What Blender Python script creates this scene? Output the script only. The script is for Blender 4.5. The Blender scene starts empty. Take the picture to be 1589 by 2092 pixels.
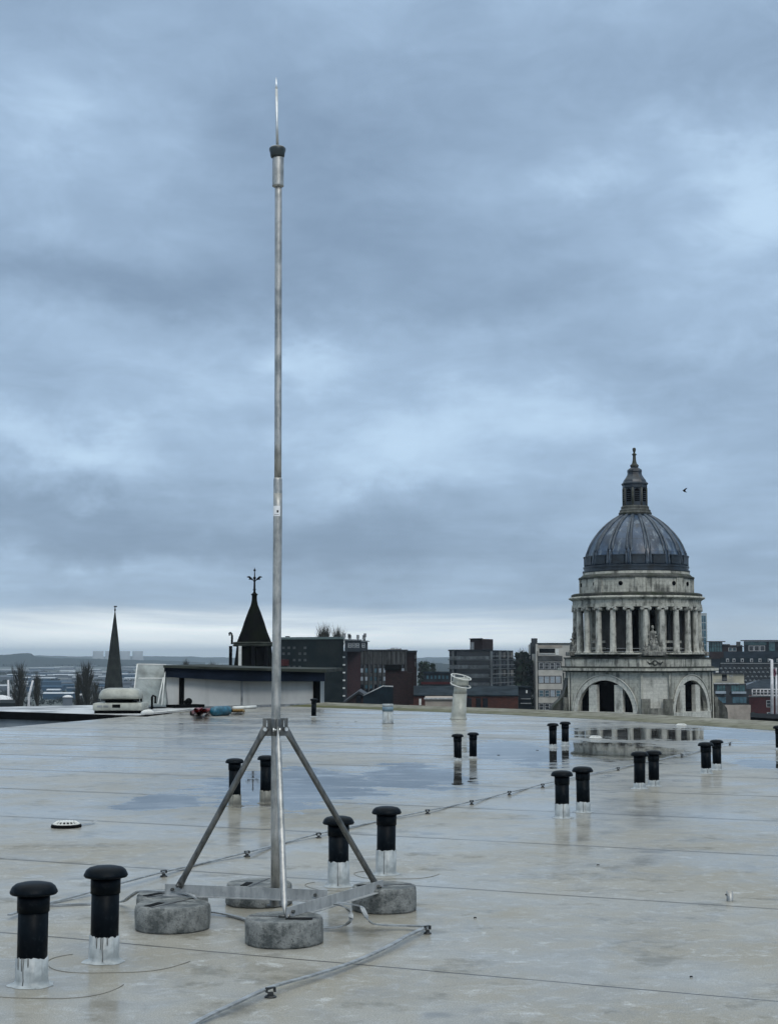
import bpy, bmesh, math, random
from mathutils import Vector, Matrix, noise as mnoise
R = math.radians
random.seed(7)
SC = bpy.context.scene
COL = SC.collection
F = 3144.0; CX = 794.5; CY = 1046.0; HOR = 1342.0; H = 1.6
PITCH = math.atan((HOR - CY) / F)
GZ = -28.0            # street level below the roof

def ray(px, py):
    a = (px - CX) / F; b = (CY - py) / F
    c, s = math.cos(PITCH), math.sin(PITCH)
    return Vector((a, c - s * b, s + c * b))
def W(px, py, Y):
    d = ray(px, py); t = Y / d.y
    return Vector((d.x * t, Y, H + d.z * t))
def G(px, py, z=0.0):
    d = ray(px, py); t = (z - H) / d.z
    return Vector((d.x * t, d.y * t, z))

# ---------------------------------------------------------------- mesh helper
class MB:
    def __init__(s): s.v = []; s.f = []; s.sm = []
    def add(s, vs, fs, smooth=False):
        o = len(s.v); s.v += [tuple(v) for v in vs]
        for f in fs: s.f.append(tuple(i + o for i in f)); s.sm.append(smooth)
        return s
    def box(s, c, size, rz=0.0, M=None):
        hx, hy, hz = size[0] / 2, size[1] / 2, size[2] / 2
        vs = [Vector((x, y, z)) for x in (-hx, hx) for y in (-hy, hy) for z in (-hz, hz)]
        m = M if M else Matrix.Rotation(rz, 3, 'Z')
        vs = [m @ v + Vector(c) for v in vs]
        return s.add(vs, [(0,1,3,2),(4,6,7,5),(0,4,5,1),(2,3,7,6),(0,2,6,4),(1,5,7,3)])
    def hexa(s, a, b, c, d, dv):     # quad a,b,c,d extruded by dv
        vs = [Vector(p) for p in (a, b, c, d)]; vs += [v + Vector(dv) for v in vs]
        return s.add(vs, [(3,2,1,0),(4,5,6,7),(0,1,5,4),(1,2,6,5),(2,3,7,6),(3,0,4,7)])
    def prism(s, poly, z0, z1):
        n = len(poly)
        vs = [(p[0], p[1], z0) for p in poly] + [(p[0], p[1], z1) for p in poly]
        fs = [tuple(reversed(range(n))), tuple(range(n, 2*n))]
        fs += [(i, (i+1) % n, n + (i+1) % n, n + i) for i in range(n)]
        return s.add(vs, fs)
    def lathe(s, prof, c=(0,0,0), n=24, smooth=True, rot=0.0, wob=None, M=None, cap=True):
        vs = []; fs = []
        for k, (r, z) in enumerate(prof):
            for i in range(n):
                a = rot + 2*math.pi*i/n
                rr = r * (wob(a, k) if wob else 1)
                v = Vector((rr*math.cos(a), rr*math.sin(a), z))
                if M: v = M @ v
                vs.append(v + Vector(c))
        for k in range(len(prof)-1):
            for i in range(n):
                j = (i+1) % n
                fs.append((k*n+i, k*n+j, (k+1)*n+j, (k+1)*n+i))
        s.add(vs, fs, smooth)
        if cap:
            o = len(s.v) - len(vs)
            s.f.append(tuple(o+i for i in reversed(range(n)))); s.sm.append(False)
            s.f.append(tuple(o+(len(prof)-1)*n+i for i in range(n))); s.sm.append(False)
        return s
    def tube(s, pts, r, n=8, smooth=True, flat=None, ups=None):
        pts = [Vector(p) for p in pts]; m = len(pts)
        rs = r if isinstance(r, (list, tuple)) else [r]*m
        vs = []; fs = []
        for k, p in enumerate(pts):
            t = (pts[min(k+1, m-1)] - pts[max(k-1, 0)]).normalized()
            up = Vector((0,0,1)) if abs(t.z) < .95 else Vector((0,1,0))
            if flat is not None or ups is None:
                a = t.cross(up).normalized()
            b = a.cross(t).normalized()
            for i in range(n):
                an = 2*math.pi*i/n
                fa, fb = (1, 1) if flat is None else flat if not isinstance(flat[0], (list, tuple)) else flat[k]
                vs.append(p + a*math.cos(an)*rs[k]*fa + b*math.sin(an)*rs[k]*fb)
        for k in range(m-1):
            for i in range(n):
                j = (i+1) % n
                fs.append((k*n+i, k*n+j, (k+1)*n+j, (k+1)*n+i))
        fs.append(tuple(reversed(range(n)))); fs.append(tuple((m-1)*n+i for i in range(n)))
        s.add(vs, fs, smooth)
        return s
    def ribbon(s, pts, w, t):        # flat tape lying on its side
        pts = [Vector(p) for p in pts]; m = len(pts); vs = []
        for k, p in enumerate(pts):
            d = (pts[min(k+1, m-1)] - pts[max(k-1, 0)]); d.z *= .3; d.normalize()
            a = d.cross(Vector((0,0,1))).normalized(); b = Vector((0,0,1))
            for sx, sz in ((-1,-1),(1,-1),(1,1),(-1,1)):
                vs.append(p + a*sx*w/2 + b*sz*t/2)
        fs = []
        for k in range(m-1):
            for i in range(4):
                j = (i+1) % 4
                fs.append((k*4+i, k*4+j, (k+1)*4+j, (k+1)*4+i))
        fs += [(3,2,1,0), tuple((m-1)*4+i for i in range(4))]
        return s.add(vs, fs)
    def ball(s, c, r, n=10, sc=(1,1,1)):
        prof = []
        for k in range(n//2+1):
            a = -math.pi/2 + math.pi*k/(n//2)
            prof.append((max(math.cos(a), .001)*r, math.sin(a)*r))
        M = Matrix.Diagonal(Vector(sc))
        return s.lathe(prof, c, n, M=M, cap=False)
    def build(s, name, mat, parent=None, bevel=0, loc=None):
        org = Vector((0,0,0))
        if parent is not None:
            r = parent
            while r.parent: r = r.parent
            org = r.location
        elif loc is not None: org = Vector(loc)
        me = bpy.data.meshes.new(name)
        me.from_pydata([tuple(Vector(v) - org) for v in s.v], [], s.f)
        me.polygons.foreach_set('use_smooth', s.sm)
        me.update()
        bm = bmesh.new(); bm.from_mesh(me)
        bmesh.ops.recalc_face_normals(bm, faces=bm.faces)
        bm.to_mesh(me); bm.free()
        o = bpy.data.objects.new(name, me); COL.objects.link(o)
        if mat: me.materials.append(mat)
        if parent is not None: o.parent = parent
        elif loc is not None: o.location = org
        if bevel:
            b = o.modifiers.new('b', 'BEVEL'); b.width = bevel; b.segments = 2; b.limit_method = 'ANGLE'
        return o

def tag(o, label=None, cat=None, group=None, kind=None):
    if label: o['label'] = label
    if cat: o['category'] = cat
    if group: o['group'] = group
    if kind: o['kind'] = kind
    return o
def thing(name, label, cat, loc=(0,0,0), group=None):
    o = bpy.data.objects.new(name, None); COL.objects.link(o)
    o.location = loc; o.empty_display_size = .1
    return tag(o, label, cat, group)

# ---------------------------------------------------------------- materials
class NT:
    def __init__(s, tree): s.t = tree; s.n = tree.nodes; s.l = tree.links
    def new(s, typ, **kw):
        n = s.n.new(typ)
        for k, v in kw.items(): setattr(n, k, v)
        return n
    def set(s, sock, v):
        if isinstance(v, bpy.types.NodeSocket): s.l.new(v, sock)
        elif v is not None:
            if sock.type == 'RGBA' and not isinstance(v, (int, float)) and len(v) == 3: v = (*v, 1)
            sock.default_value = v
    def m(s, op, a, b=None, c=None, clamp=False):
        n = s.new('ShaderNodeMath', operation=op); n.use_clamp = clamp
        s.set(n.inputs[0], a)
        if b is not None: s.set(n.inputs[1], b)
        if c is not None: s.set(n.inputs[2], c)
        return n.outputs[0]
    def mix(s, f, a, b, mode='MIX'):
        n = s.new('ShaderNodeMix', data_type='RGBA', blend_type=mode); n.clamp_factor = True
        s.set(n.inputs[0], f); s.set(n.inputs[6], a); s.set(n.inputs[7], b)
        return n.outputs[2]
    def noise(s, vec, scale, detail=4, rough=.55, dist=0.0):
        n = s.new('ShaderNodeTexNoise'); s.set(n.inputs['Vector'], vec)
        n.inputs['Scale'].default_value = scale; n.inputs['Detail'].default_value = detail
        n.inputs['Roughness'].default_value = rough; n.inputs['Distortion'].default_value = dist
        return n.outputs['Fac']
    def smooth(s, v, lo, hi, a=0.0, b=1.0):
        n = s.new('ShaderNodeMapRange', interpolation_type='SMOOTHSTEP')
        s.set(n.inputs[0], v); n.inputs[1].default_value = lo; n.inputs[2].default_value = hi
        n.inputs[3].default_value = a; n.inputs[4].default_value = b
        return n.outputs[0]
    def vmul(s, vec, v):
        n = s.new('ShaderNodeVectorMath', operation='MULTIPLY'); s.set(n.inputs[0], vec); n.inputs[1].default_value = v
        return n.outputs[0]
    def sep(s, vec):
        n = s.new('ShaderNodeSeparateXYZ'); s.set(n.inputs[0], vec); return n.outputs
    def comb(s, x, y, z):
        n = s.new('ShaderNodeCombineXYZ'); s.set(n.inputs[0], x); s.set(n.inputs[1], y); s.set(n.inputs[2], z); return n.outputs[0]
    def bump(s, h, strength, dist):
        n = s.new('ShaderNodeBump'); n.inputs['Strength'].default_value = strength; n.inputs['Distance'].default_value = dist
        s.set(n.inputs['Height'], h); return n.outputs[0]

def newmat(name):
    m = bpy.data.materials.new(name); m.use_nodes = True
    t = NT(m.node_tree); b = m.node_tree.nodes['Principled BSDF']
    return m, t, b
def mat(name, col, rough=.6, metal=0.0, var=.25, scale=4.0, col2=None, streak=0.0, bump=0.0, bscale=None, spec=None, thr=(.35,.65), fine=0.0):
    """mottled surface: col/col2 blended by noise, optional vertical streaks"""
    m, t, b = newmat(name)
    co = t.new('ShaderNodeTexCoord').outputs['Object']
    n = t.noise(co, scale, 6, .6)
    c2 = col2 if col2 else tuple(c*(1-var*1.4) for c in col)
    f = t.smooth(n, thr[0], thr[1])
    c = t.mix(f, col, c2)
    if streak:
        st = t.noise(t.vmul(co, (1, 1, .06)), scale*2.2, 5, .65)
        c = t.mix(t.smooth(st, .5, .72, 0, streak), c, tuple(x*.32 for x in col))
    if fine:
        fn = t.noise(co, scale*14, 3, .7)
        c = t.mix(t.smooth(fn, .4, .7, 0, fine), c, tuple(x*.45 for x in col))
    t.set(b.inputs['Base Color'], c)
    b.inputs['Metallic'].default_value = metal
    t.set(b.inputs['Roughness'], t.smooth(n, .2, .8, max(rough-.1, .03), min(rough+.1, 1)))
    if spec is None: spec = .08 if rough >= .65 else .5
    b.inputs['Specular IOR Level'].default_value = spec
    if bump:
        bn = t.noise(co, bscale or scale*6, 5, .65)
        t.set(b.inputs['Normal'], t.bump(bn, .6, bump))
    return m
def brickmat(name, c1, c2, mortar, sc=1.0, rough=.85):
    m, t, b = newmat(name)
    co = t.new('ShaderNodeTexCoord').outputs['Object']
    x, y, z = t.sep(co)
    v = t.comb(t.m('ADD', x, t.m('MULTIPLY', y, .7)), z, 0)
    n = t.new('ShaderNodeTexBrick'); t.set(n.inputs['Vector'], v)
    n.inputs['Color1'].default_value = (*c1, 1); n.inputs['Color2'].default_value = (*c2, 1); n.inputs['Mortar'].default_value = (*mortar, 1)
    n.inputs['Scale'].default_value = sc; n.inputs['Mortar Size'].default_value = .02
    big = t.noise(co, .25, 5, .6)
    c = t.mix(t.smooth(big, .35, .7, 0, .6), n.outputs['Color'], tuple(x*.45 for x in c1))
    t.set(b.inputs['Base Color'], c); b.inputs['Roughness'].default_value = rough; b.inputs['Specular IOR Level'].default_value = .1
    return m
def stonemat(name, col, dark, rough=.8, courses=True, dirt=.8, moss=0.0, sc=.5, lo=.42, hi=.68):
    m, t, b = newmat(name)
    co = t.new('ShaderNodeTexCoord').outputs['Object']
    n = t.noise(co, sc, 6, .62)
    st = t.noise(t.vmul(co, (1.1, 1.1, .16)), 1.6*sc/.5, 6, .65)
    f = t.m('ADD', t.m('MULTIPLY', n, .45), t.m('MULTIPLY', st, .55))
    c = t.mix(t.smooth(t.noise(co, 3.0, 3), .35, .65), col, tuple(x*.82 for x in col))
    if courses:
        x, y, z = t.sep(co)
        v = t.comb(t.m('ADD', x, t.m('MULTIPLY', y, .8)), z, 0)
        bk = t.new('ShaderNodeTexBrick'); t.set(bk.inputs['Vector'], v)
        bk.inputs['Color1'].default_value = (1,1,1,1); bk.inputs['Color2'].default_value = (.8,.8,.78,1); bk.inputs['Mortar'].default_value = (.45,.45,.45,1)
        bk.inputs['Scale'].default_value = .55; bk.inputs['Mortar Size'].default_value = .012
        c = t.mix(.45, c, bk.outputs['Color'], 'MULTIPLY')
    c = t.mix(t.smooth(f, lo, hi, 0, dirt), c, dark)
    if moss:
        mn = t.noise(co, .8, 4, .6)
        c = t.mix(t.smooth(mn, .5, .62, 0, moss), c, (.018, .026, .010))
    t.set(b.inputs['Base Color'], c); b.inputs['Roughness'].default_value = rough
    t.set(b.inputs['Normal'], t.bump(t.noise(co, 4, 4), .4, .05))
    return m
def glass(name, col, rough=.12, var=.5):
    m, t, b = newmat(name)
    co = t.new('ShaderNodeTexCoord').outputs['Object']
    f = t.smooth(t.noise(co, .6, 2), .35, .65)
    t.set(b.inputs['Base Color'], t.mix(f, col, tuple(c*var for c in col)))
    b.inputs['Roughness'].default_value = rough
    return m

M = {}
# galvanised steel with cloudy zinc patches
def galv(name, lo, hi, scale, met=.85):
    m, t, b = newmat(name)
    co = t.new('ShaderNodeTexCoord').outputs['Object']
    n1 = t.noise(co, scale, 5, .6); n2 = t.noise(t.vmul(co, (1, 1, .25)), scale*4, 5, .65)
    f = t.smooth(t.m('ADD', t.m('MULTIPLY', n1, .5), t.m('MULTIPLY', n2, .5)), .38, .62)
    c = t.mix(f, lo, hi)
    sp = t.noise(co, scale*9, 3, .6)
    c = t.mix(t.smooth(sp, .62, .74, 0, .5), c, tuple(x*.5 for x in lo))
    t.set(b.inputs['Base Color'], c); b.inputs['Metallic'].default_value = met
    t.set(b.inputs['Roughness'], t.smooth(n2, .3, .7, .38, .58))
    t.set(b.inputs['Normal'], t.bump(n2, .3, .001))
    return m
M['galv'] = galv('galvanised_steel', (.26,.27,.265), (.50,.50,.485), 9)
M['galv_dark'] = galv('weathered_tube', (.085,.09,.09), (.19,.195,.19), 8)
M['alu'] = galv('bright_angle', (.26,.28,.29), (.42,.44,.45), 6, .35)
M['tip'] = mat('pale_tip', (.80,.84,.86), .35, .6, .1)
M['rod'] = galv('rod_steel', (.55,.58,.59), (.72,.75,.76), 12)
M['capdark'] = mat('dark_collar', (.028,.042,.046), .4, 0, .3, 20)
M['sticker'] = mat('white_sticker', (.8,.82,.85), .4, 0, .05)
M['mark'] = mat('black_mark', (.02,.02,.025), .5)
def plasticmat():
    m, t, b = newmat('black_plastic')
    co = t.new('ShaderNodeTexCoord').outputs['Object']
    n = t.noise(co, 7, 5, .6)
    st = t.noise(t.vmul(co, (1,1,.08)), 30, 4, .6)
    c = t.mix(t.smooth(n, .4, .7), (.002,.004,.0065), (.005,.009,.013))
    c = t.mix(t.smooth(st, .62, .8, 0, .5), c, (.018,.024,.028))
    c = t.mix(t.smooth(t.noise(co, 28, 5, .7), .56, .72, 0, .5), c, (.030,.036,.040))
    t.set(b.inputs['Base Color'], c); b.inputs['Roughness'].default_value = .42
    b.inputs['Specular IOR Level'].default_value = .07
    t.set(b.inputs['Normal'], t.bump(t.noise(co, 60, 3), .15, .002))
    return m
M['plastic'] = plasticmat()
def sleevemat():
    m, t, b = newmat('painted_sleeve')
    co = t.new('ShaderNodeTexCoord').outputs['Object']
    st = t.noise(t.vmul(co, (1,1,.10)), 26, 5, .6)
    n = t.noise(co, 12, 5, .6)
    c = t.mix(t.smooth(n, .35, .65), (.40,.44,.455), (.25,.28,.29))
    c = t.mix(t.smooth(st, .56, .70, 0, .7), c, (.11,.115,.105))
    t.set(b.inputs['Base Color'], c); b.inputs['Roughness'].default_value = .4
    t.set(b.inputs['Normal'], t.bump(n, .4, .004))
    return m
M['sleeve'] = sleevemat()
M['sleeve_dirty'] = mat('brick_sleeve', (.22,.22,.19), .6, 0, .4, 8, streak=.4)
M['bead'] = mat('sealant_bead', (.17,.18,.18), .5)
M['weld'] = mat('weld_bead', (.21,.205,.18), .5)
def concretemat():
    m, t, b = newmat('ballast_concrete')
    co = t.new('ShaderNodeTexCoord').outputs['Object']
    n = t.noise(co, 9, 8, .7); n2 = t.noise(co, 60, 4, .7)
    c = t.mix(t.smooth(n, .38, .60), (.075,.086,.088), (.235,.25,.248))
    c = t.mix(t.smooth(n2, .54, .68, 0, .7), c, (.03,.034,.036))
    c = t.mix(t.smooth(t.noise(t.vmul(co, (1,1,.3)), 5, 4, .6), .5, .7, 0, .55), c, (.05,.058,.058))
    x, y, z = t.sep(co)
    t.set(b.inputs['Base Color'], c)
    t.set(b.inputs['Roughness'], t.smooth(n, .3, .7, .45, .75)); b.inputs['Specular IOR Level'].default_value = .25
    t.set(b.inputs['Normal'], t.bump(t.m('ADD', n, t.m('MULTIPLY', n2, .5)), .9, .02))
    return m
M['concrete'] = concretemat()
M['tape'] = mat('conductor_tape', (.33,.36,.38), .42, .3, .3, 14)
M['clip'] = mat('clip_plastic', (.02,.024,.028), .45)
M['white'] = mat('white_paint', (.66,.68,.66), .5, 0, .15, 3, streak=.3)
M['white_wall'] = mat('white_render', (.56,.57,.55), .75, 0, .15, .5, streak=.35)
M['cream'] = mat('cream_fan_shell', (.36,.375,.335), .4, 0, .18, 5, streak=.25)
M['grey_metal'] = mat('grey_sheet', (.30,.32,.33), .5, .2, .3, 4, streak=.4)
M['navy'] = mat('navy_fascia', (.008,.014,.026), .6, 0, .3, 1, spec=.1)
M['black'] = mat('black_felt', (.004,.005,.006), .8, 0, .3, 2, spec=.08)
M['roofing'] = mat('old_roofing', (.045,.052,.045), .7, 0, .4, .8)
M['poly'] = mat('cloudy_polycarbonate', (.27,.31,.31), .35, 0, .35, 1.4, streak=.4)
M['red'] = mat('red_plastic', (.22,.02,.025), .45, 0, .4, 8)
M['blue'] = mat('blue_plastic', (.015,.12,.19), .4, 0, .4, 8)
M['yellow'] = mat('ochre_leather', (.35,.22,.06), .6, 0, .4, 8)
M['stone'] = stonemat('portland_stone', (.50,.50,.44), (.020,.023,.020), lo=.45, hi=.62, dirt=.82)
M['stone_clean'] = stonemat('pale_arch_stone', (.60,.60,.545), (.07,.075,.065), lo=.49, hi=.68, dirt=.8)
M['stone_col'] = stonemat('column_stone', (.50,.50,.45), (.045,.048,.042), courses=False, lo=.45, hi=.62, sc=.9)
M['stone_dark'] = stonemat('sooty_stone', (.11,.115,.105), (.012,.014,.012), moss=.7, lo=.35, hi=.6)
M['stone_mid'] = stonemat('stained_stone', (.24,.24,.21), (.02,.022,.018), lo=.40, hi=.60, moss=.3)
M['stone_statue'] = stonemat('statue_stone', (.30,.30,.27), (.02,.02,.018), courses=False, lo=.40, hi=.56, sc=1.6)
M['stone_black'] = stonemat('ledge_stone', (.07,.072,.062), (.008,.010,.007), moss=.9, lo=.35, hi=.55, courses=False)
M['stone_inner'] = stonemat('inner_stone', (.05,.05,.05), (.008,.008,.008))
M['void'] = mat('dark_interior', (.003,.003,.004), .9, spec=0.0)  # near-black painted for the shade inside openings, also a black door
def leadmat():
    m, t, b = newmat('dome_lead')
    co = t.new('ShaderNodeTexCoord').outputs['Object']
    x, y, z = t.sep(co)
    n = t.noise(co, .45, 6, .65); n2 = t.noise(t.vmul(co, (1,1,.2)), 1.5, 5, .6)
    c = t.mix(t.smooth(n, .35, .65), (.014,.030,.055), (.048,.085,.145))
    c = t.mix(t.smooth(n2, .50, .66, 0, .75), c, (.16,.20,.24))
    c = t.mix(t.smooth(t.noise(co, .9, 4), .56, .72, 0, .8), c, (.012,.016,.022))
    # sheet lap lines
    lap = t.m('FRACT', t.m('MULTIPLY', z, .62))
    c = t.mix(t.smooth(t.m('ABSOLUTE', t.m('SUBTRACT', lap, .5)), .0, .035, .65, 0), c, (.012,.014,.018))
    t.set(b.inputs['Base Color'], c); b.inputs['Metallic'].default_value = .0
    b.inputs['Roughness'].default_value = .38
    return m
M['lead'] = leadmat()
M['lead_dark'] = mat('dark_lead', (.020,.033,.048), .45, 0, .5, .8, streak=.4)
M['lead_rib'] = mat('rib_lead', (.060,.085,.115), .45, 0, .5, .9, col2=(.020,.032,.048), streak=.4)
M['slate_black'] = mat('black_slate', (.003,.003,.0045), .8, 0, .5, .8, col2=(.006,.008,.005), spec=.04)
M['iron'] = mat('black_iron', (.003,.004,.006), .6, spec=.08)
M['spire'] = mat('spire_stone', (.026,.029,.024), .85, 0, .45, .5, fine=.5, spec=.1)
M['hedgewall'] = mat('dark_green_render', (.007,.013,.015), .85, 0, .5, .25, col2=(.017,.022,.022), fine=.3, spec=.1)
M['brick_dark'] = brickmat('dark_brown_brick', (.034,.019,.019), (.020,.013,.014), (.022,.020,.020), 1.2)
M['brick_purple'] = brickmat('purple_brick', (.052,.028,.031), (.038,.022,.025), (.034,.028,.030), 1.2)
M['brick_red'] = brickmat('red_brick', (.085,.016,.017), (.055,.012,.014), (.03,.018,.018), 1.2)
M['brick_orange'] = brickmat('weathered_brick', (.105,.042,.032), (.06,.026,.022), (.035,.028,.025), 1.2)
M['fin'] = mat('concrete_fin', (.09,.093,.095), .8, 0, .4, .5, streak=.5)
M['panel'] = mat('concrete_panel', (.075,.08,.082), .8, 0, .35, .4, streak=.5)
M['panel_pale'] = mat('pale_spandrel', (.15,.17,.18), .8, 0, .35, .3, streak=.4)
M['pale_wall'] = mat('pale_office_wall', (.47,.46,.42), .8, 0, .2, .3, streak=.35)
M['cream_wall'] = mat('cream_render', (.52,.49,.38), .8, 0, .2, .3, streak=.2)
M['beige_wall'] = mat('beige_render', (.38,.335,.29), .85, 0, .25, .25, streak=.2)
M['dark_frame'] = mat('dark_facade', (.008,.013,.019), .6, 0, .4, .3)
M['dark_conc'] = mat('dark_concrete', (.020,.025,.031), .8, 0, .4, .3)
M['slate'] = mat('blue_slate', (.013,.024,.033), .7, 0, .4, .5, fine=.4)
M['slate2'] = mat('grey_slate', (.020,.031,.044), .7, 0, .35, .3)
M['glass_dark'] = glass('dark_glass', (.008,.010,.016))
M['glass_blue'] = glass('blue_glass', (.05,.12,.16), .15)
M['glass_teal'] = glass('teal_glass', (.05,.13,.14), .2)
M['blind'] = mat('window_blind', (.30,.36,.42), .6, 0, .15, .5)
M['window_white'] = mat('window_frame_white', (.45,.47,.48), .6)
M['bark'] = mat('bare_branches', (.030,.029,.026), .9, spec=.1)
M['twig'] = mat('fine_twigs', (.042,.042,.036), .95, spec=.05)
M['leaf'] = mat('dark_foliage', (.020,.034,.022), .8, 0, .4, .5, spec=.1)
M['pole'] = mat('white_pole', (.7,.7,.72), .4)
M['pink'] = mat('faded_flag', (.35,.16,.22), .8)
M['bird'] = mat('bird_black', (.008,.009,.012), .8)
M['tent'] = mat('white_canvas', (.7,.72,.74), .7)
M['shed_white'] = mat('pale_sheet_roof', (.42,.46,.50), .7, 0, .3, .02)
M['shed_blue'] = mat('blue_cladding', (.020,.06,.11), .7, 0, .3, .02)
M['shed_grey'] = mat('grey_cladding', (.10,.12,.145), .7, 0, .3, .02)
M['ctower'] = mat('cooling_tower_concrete', (.32,.33,.34), .9, 0, .2, .005)
M['wood'] = mat('distant_woodland', (.018,.026,.022), .95, 0, .4, .01, spec=0)
M['rubble'] = mat('dark_debris', (.02,.02,.02), .8)
M['moss_edge'] = None

# ---------------------------------------------------------------- roof membrane
SEAM_ANG = math.atan((6297 + CX) / F)
SN = (math.cos(SEAM_ANG), math.sin(SEAM_ANG))     # normal of seam lines
gA = G(0, 1905); gL = G(0, 1500)
sA = gA.x*SN[0] + gA.y*SN[1]; sL = gL.x*SN[0] + gL.y*SN[1]
SPC = (sL - sA) / 7
PUD = [ # px centre, py centre, half width px, py top, py bottom
    (600, 1608, 210, 1572, 1652), (330, 1640, 90, 1622, 1656), (850, 1592, 130, 1560, 1618),
    (1240, 1534, 150, 1514, 1556), (1060, 1540, 110, 1512, 1568), (1330, 1499, 210, 1487, 1513), (1500, 1503, 110, 1488, 1514),
    (1560, 1560, 60, 1548, 1572),
]
def roofmat(name, deck=True):
    m, t, b = newmat(name)
    co = t.new('ShaderNodeTexCoord').outputs['Object']
    x, y, z = t.sep(co)
    wv = t.noise(co, 1.3, 5, .6); wv2 = t.noise(co, 5.5, 4, .6)
    wl = t.noise(co, .35, 4, .6)
    # puddles
    best = None
    for cx, cy, hw, y0, y1 in PUD:
        g = G(cx, cy); ax = hw / F * g.y; ay = (G(cx, y0).y - G(cx, y1).y) / 2; gy = (G(cx, y0).y + G(cx, y1).y) / 2
        dx = t.m('DIVIDE', t.m('SUBTRACT', x, g.x), ax); dy = t.m('DIVIDE', t.m('SUBTRACT', y, gy), ay)
        d = t.m('SQRT', t.m('ADD', t.m('MULTIPLY', dx, dx), t.m('MULTIPLY', dy, dy)))
        best = d if best is None else t.m('MINIMUM', best, d)
    dd = t.m('ADD', best, t.m('MULTIPLY', t.m('SUBTRACT', wv, .5), 1.7))
    dd = t.m('ADD', dd, t.m('MULTIPLY', t.m('SUBTRACT', wl, .5), .9))
    dd = t.m('ADD', dd, t.m('MULTIPLY', t.m('SUBTRACT', wv2, .5), .75))
    dd = t.m('ADD', dd, t.m('MULTIPLY', t.m('SUBTRACT', t.noise(co, 17, 3, .6), .5), .25))
    pud = t.smooth(dd, .84, 1.02, 1, 0)
    rim = t.m('MULTIPLY', t.smooth(dd, .95, 1.02, 0, 1), t.smooth(dd, 1.05, 1.9, 1, 0))
    # base colours
    n1 = t.noise(co, .55, 6, .62); n2 = t.noise(co, 2.3, 6, .68, .6); n3 = t.noise(co, 8, 4, .7, .8); n4 = t.noise(co, 160, 2, .5)
    c = t.mix(t.smooth(n1, .38, .62), (.325,.305,.245), (.370,.366,.330))
    c = t.mix(t.smooth(n2, .48, .68, 0, .55), c, (.215,.190,.135))
    near = t.smooth(y, 9, 22, 1, .25)
    c = t.mix(t.m('MULTIPLY', near, t.smooth(n3, .50, .66, 0, .42)), c, (.50,.52,.52))
    c = t.mix(t.m('MULTIPLY', near, t.smooth(t.noise(co, 3.7, 6, .74, .35), .575, .70, 0, .62)), c, (.70,.73,.74))
    c = t.mix(t.smooth(t.noise(t.vmul(co,(1,1,1)), 1.7, 6, .7), .54, .66, 0, .7), c, (.125,.110,.065))
    c = t.mix(t.smooth(t.noise(co, 1.1, 3, .5), .66, .72, 0, .6), c, (.09,.095,.10))
    c = t.mix(t.m('MULTIPLY', rim, .42), c, (.155,.140,.085))
    # fine mineral grain
    c = t.mix(t.smooth(n4, .35, .65, .0, .48), c, (.09,.095,.095))
    n5 = t.noise(co, 45, 3, .6)
    n6 = t.noise(co, 75, 2, .6)
    c = t.mix(t.smooth(n6, .42, .62, 0, .30), c, (.13,.13,.12))
    c = t.mix(t.smooth(n6, .60, .72, 0, .35), c, (.55,.56,.54))
    c = t.mix(t.smooth(n5, .60, .75, 0, .35), c, (.09,.09,.085))
    # seams
    s = t.m('ADD', t.m('MULTIPLY', x, SN[0]), t.m('MULTIPLY', y, SN[1]))
    s = t.m('ADD', s, t.m('MULTIPLY', t.m('SUBTRACT', t.noise(co, .8, 3), .5), .05))
    q = t.m('DIVIDE', t.m('SUBTRACT', s, sA), SPC)
    fr = t.m('ABSOLUTE', t.m('SUBTRACT', t.m('FRACT', t.m('ADD', q, .5)), .5))
    dist = t.m('MULTIPLY', fr, SPC)
    lw = t.m('ADD', .0045, t.m('MULTIPLY', y, .00028))
    line = t.smooth(t.m('DIVIDE', dist, lw), .7, 1.5, 1, 0)
    bvar = t.smooth(t.noise(co, .9, 4), .3, .6, .5, 1.0)
    band = t.m('MULTIPLY', bvar, t.smooth(t.m('DIVIDE', dist, t.m('ADD', .018, t.m('MULTIPLY', t.m('MAXIMUM', t.m('SUBTRACT', y, 8.0), 0.0), .0085))), .0, 1.0, .72, 0))
    lineV = t.m('MULTIPLY', line, t.smooth(t.noise(co, 1.9, 4), .3, .5, .45, .95))
    notp = t.m('SUBTRACT', 1.0, t.m('MULTIPLY', pud, .9))
    c = t.mix(t.m('MULTIPLY', band, notp), c, (.075,.075,.068))
    c = t.mix(t.m('MULTIPLY', lineV, notp), c, (.018,.019,.02))
    scum = t.smooth(t.noise(t.vmul(co, (.35, 1, 1)), 2.6, 6, .68, .8), .46, .64)
    c = t.mix(pud, c, t.mix(scum, (.035,.036,.034), (.20,.21,.215)))
    t.set(b.inputs['Base Color'], c)
    # wetness
    damp = t.smooth(t.m('ADD', t.m('MULTIPLY', wl, .6), t.m('MULTIPLY', n2, .4)), .38, .60)
    far = t.smooth(y, 9, 24, 0, 1)
    r = t.mix(damp, (.60,.60,.60), (.42,.42,.42))
    r = t.mix(pud, r, (.20,.20,.20))
    t.set(b.inputs['Roughness'], r)
    t.set(b.inputs['Specular IOR Level'], t.m('MULTIPLY', .22, t.m('SUBTRACT', 1.0, pud)))
    film = t.m('MAXIMUM', t.m('ADD', .10, t.m('ADD', t.m('MULTIPLY', damp, .62), t.m('MULTIPLY', far, .42))), pud)
    film = t.m('MULTIPLY', film, t.m('SUBTRACT', 1.0, t.m('MULTIPLY', band, t.m('MULTIPLY', .75, t.m('SUBTRACT', 1.0, pud)))))
    t.set(b.inputs['Coat Weight'], film)
    b.inputs['Coat IOR'].default_value = 1.36
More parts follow.
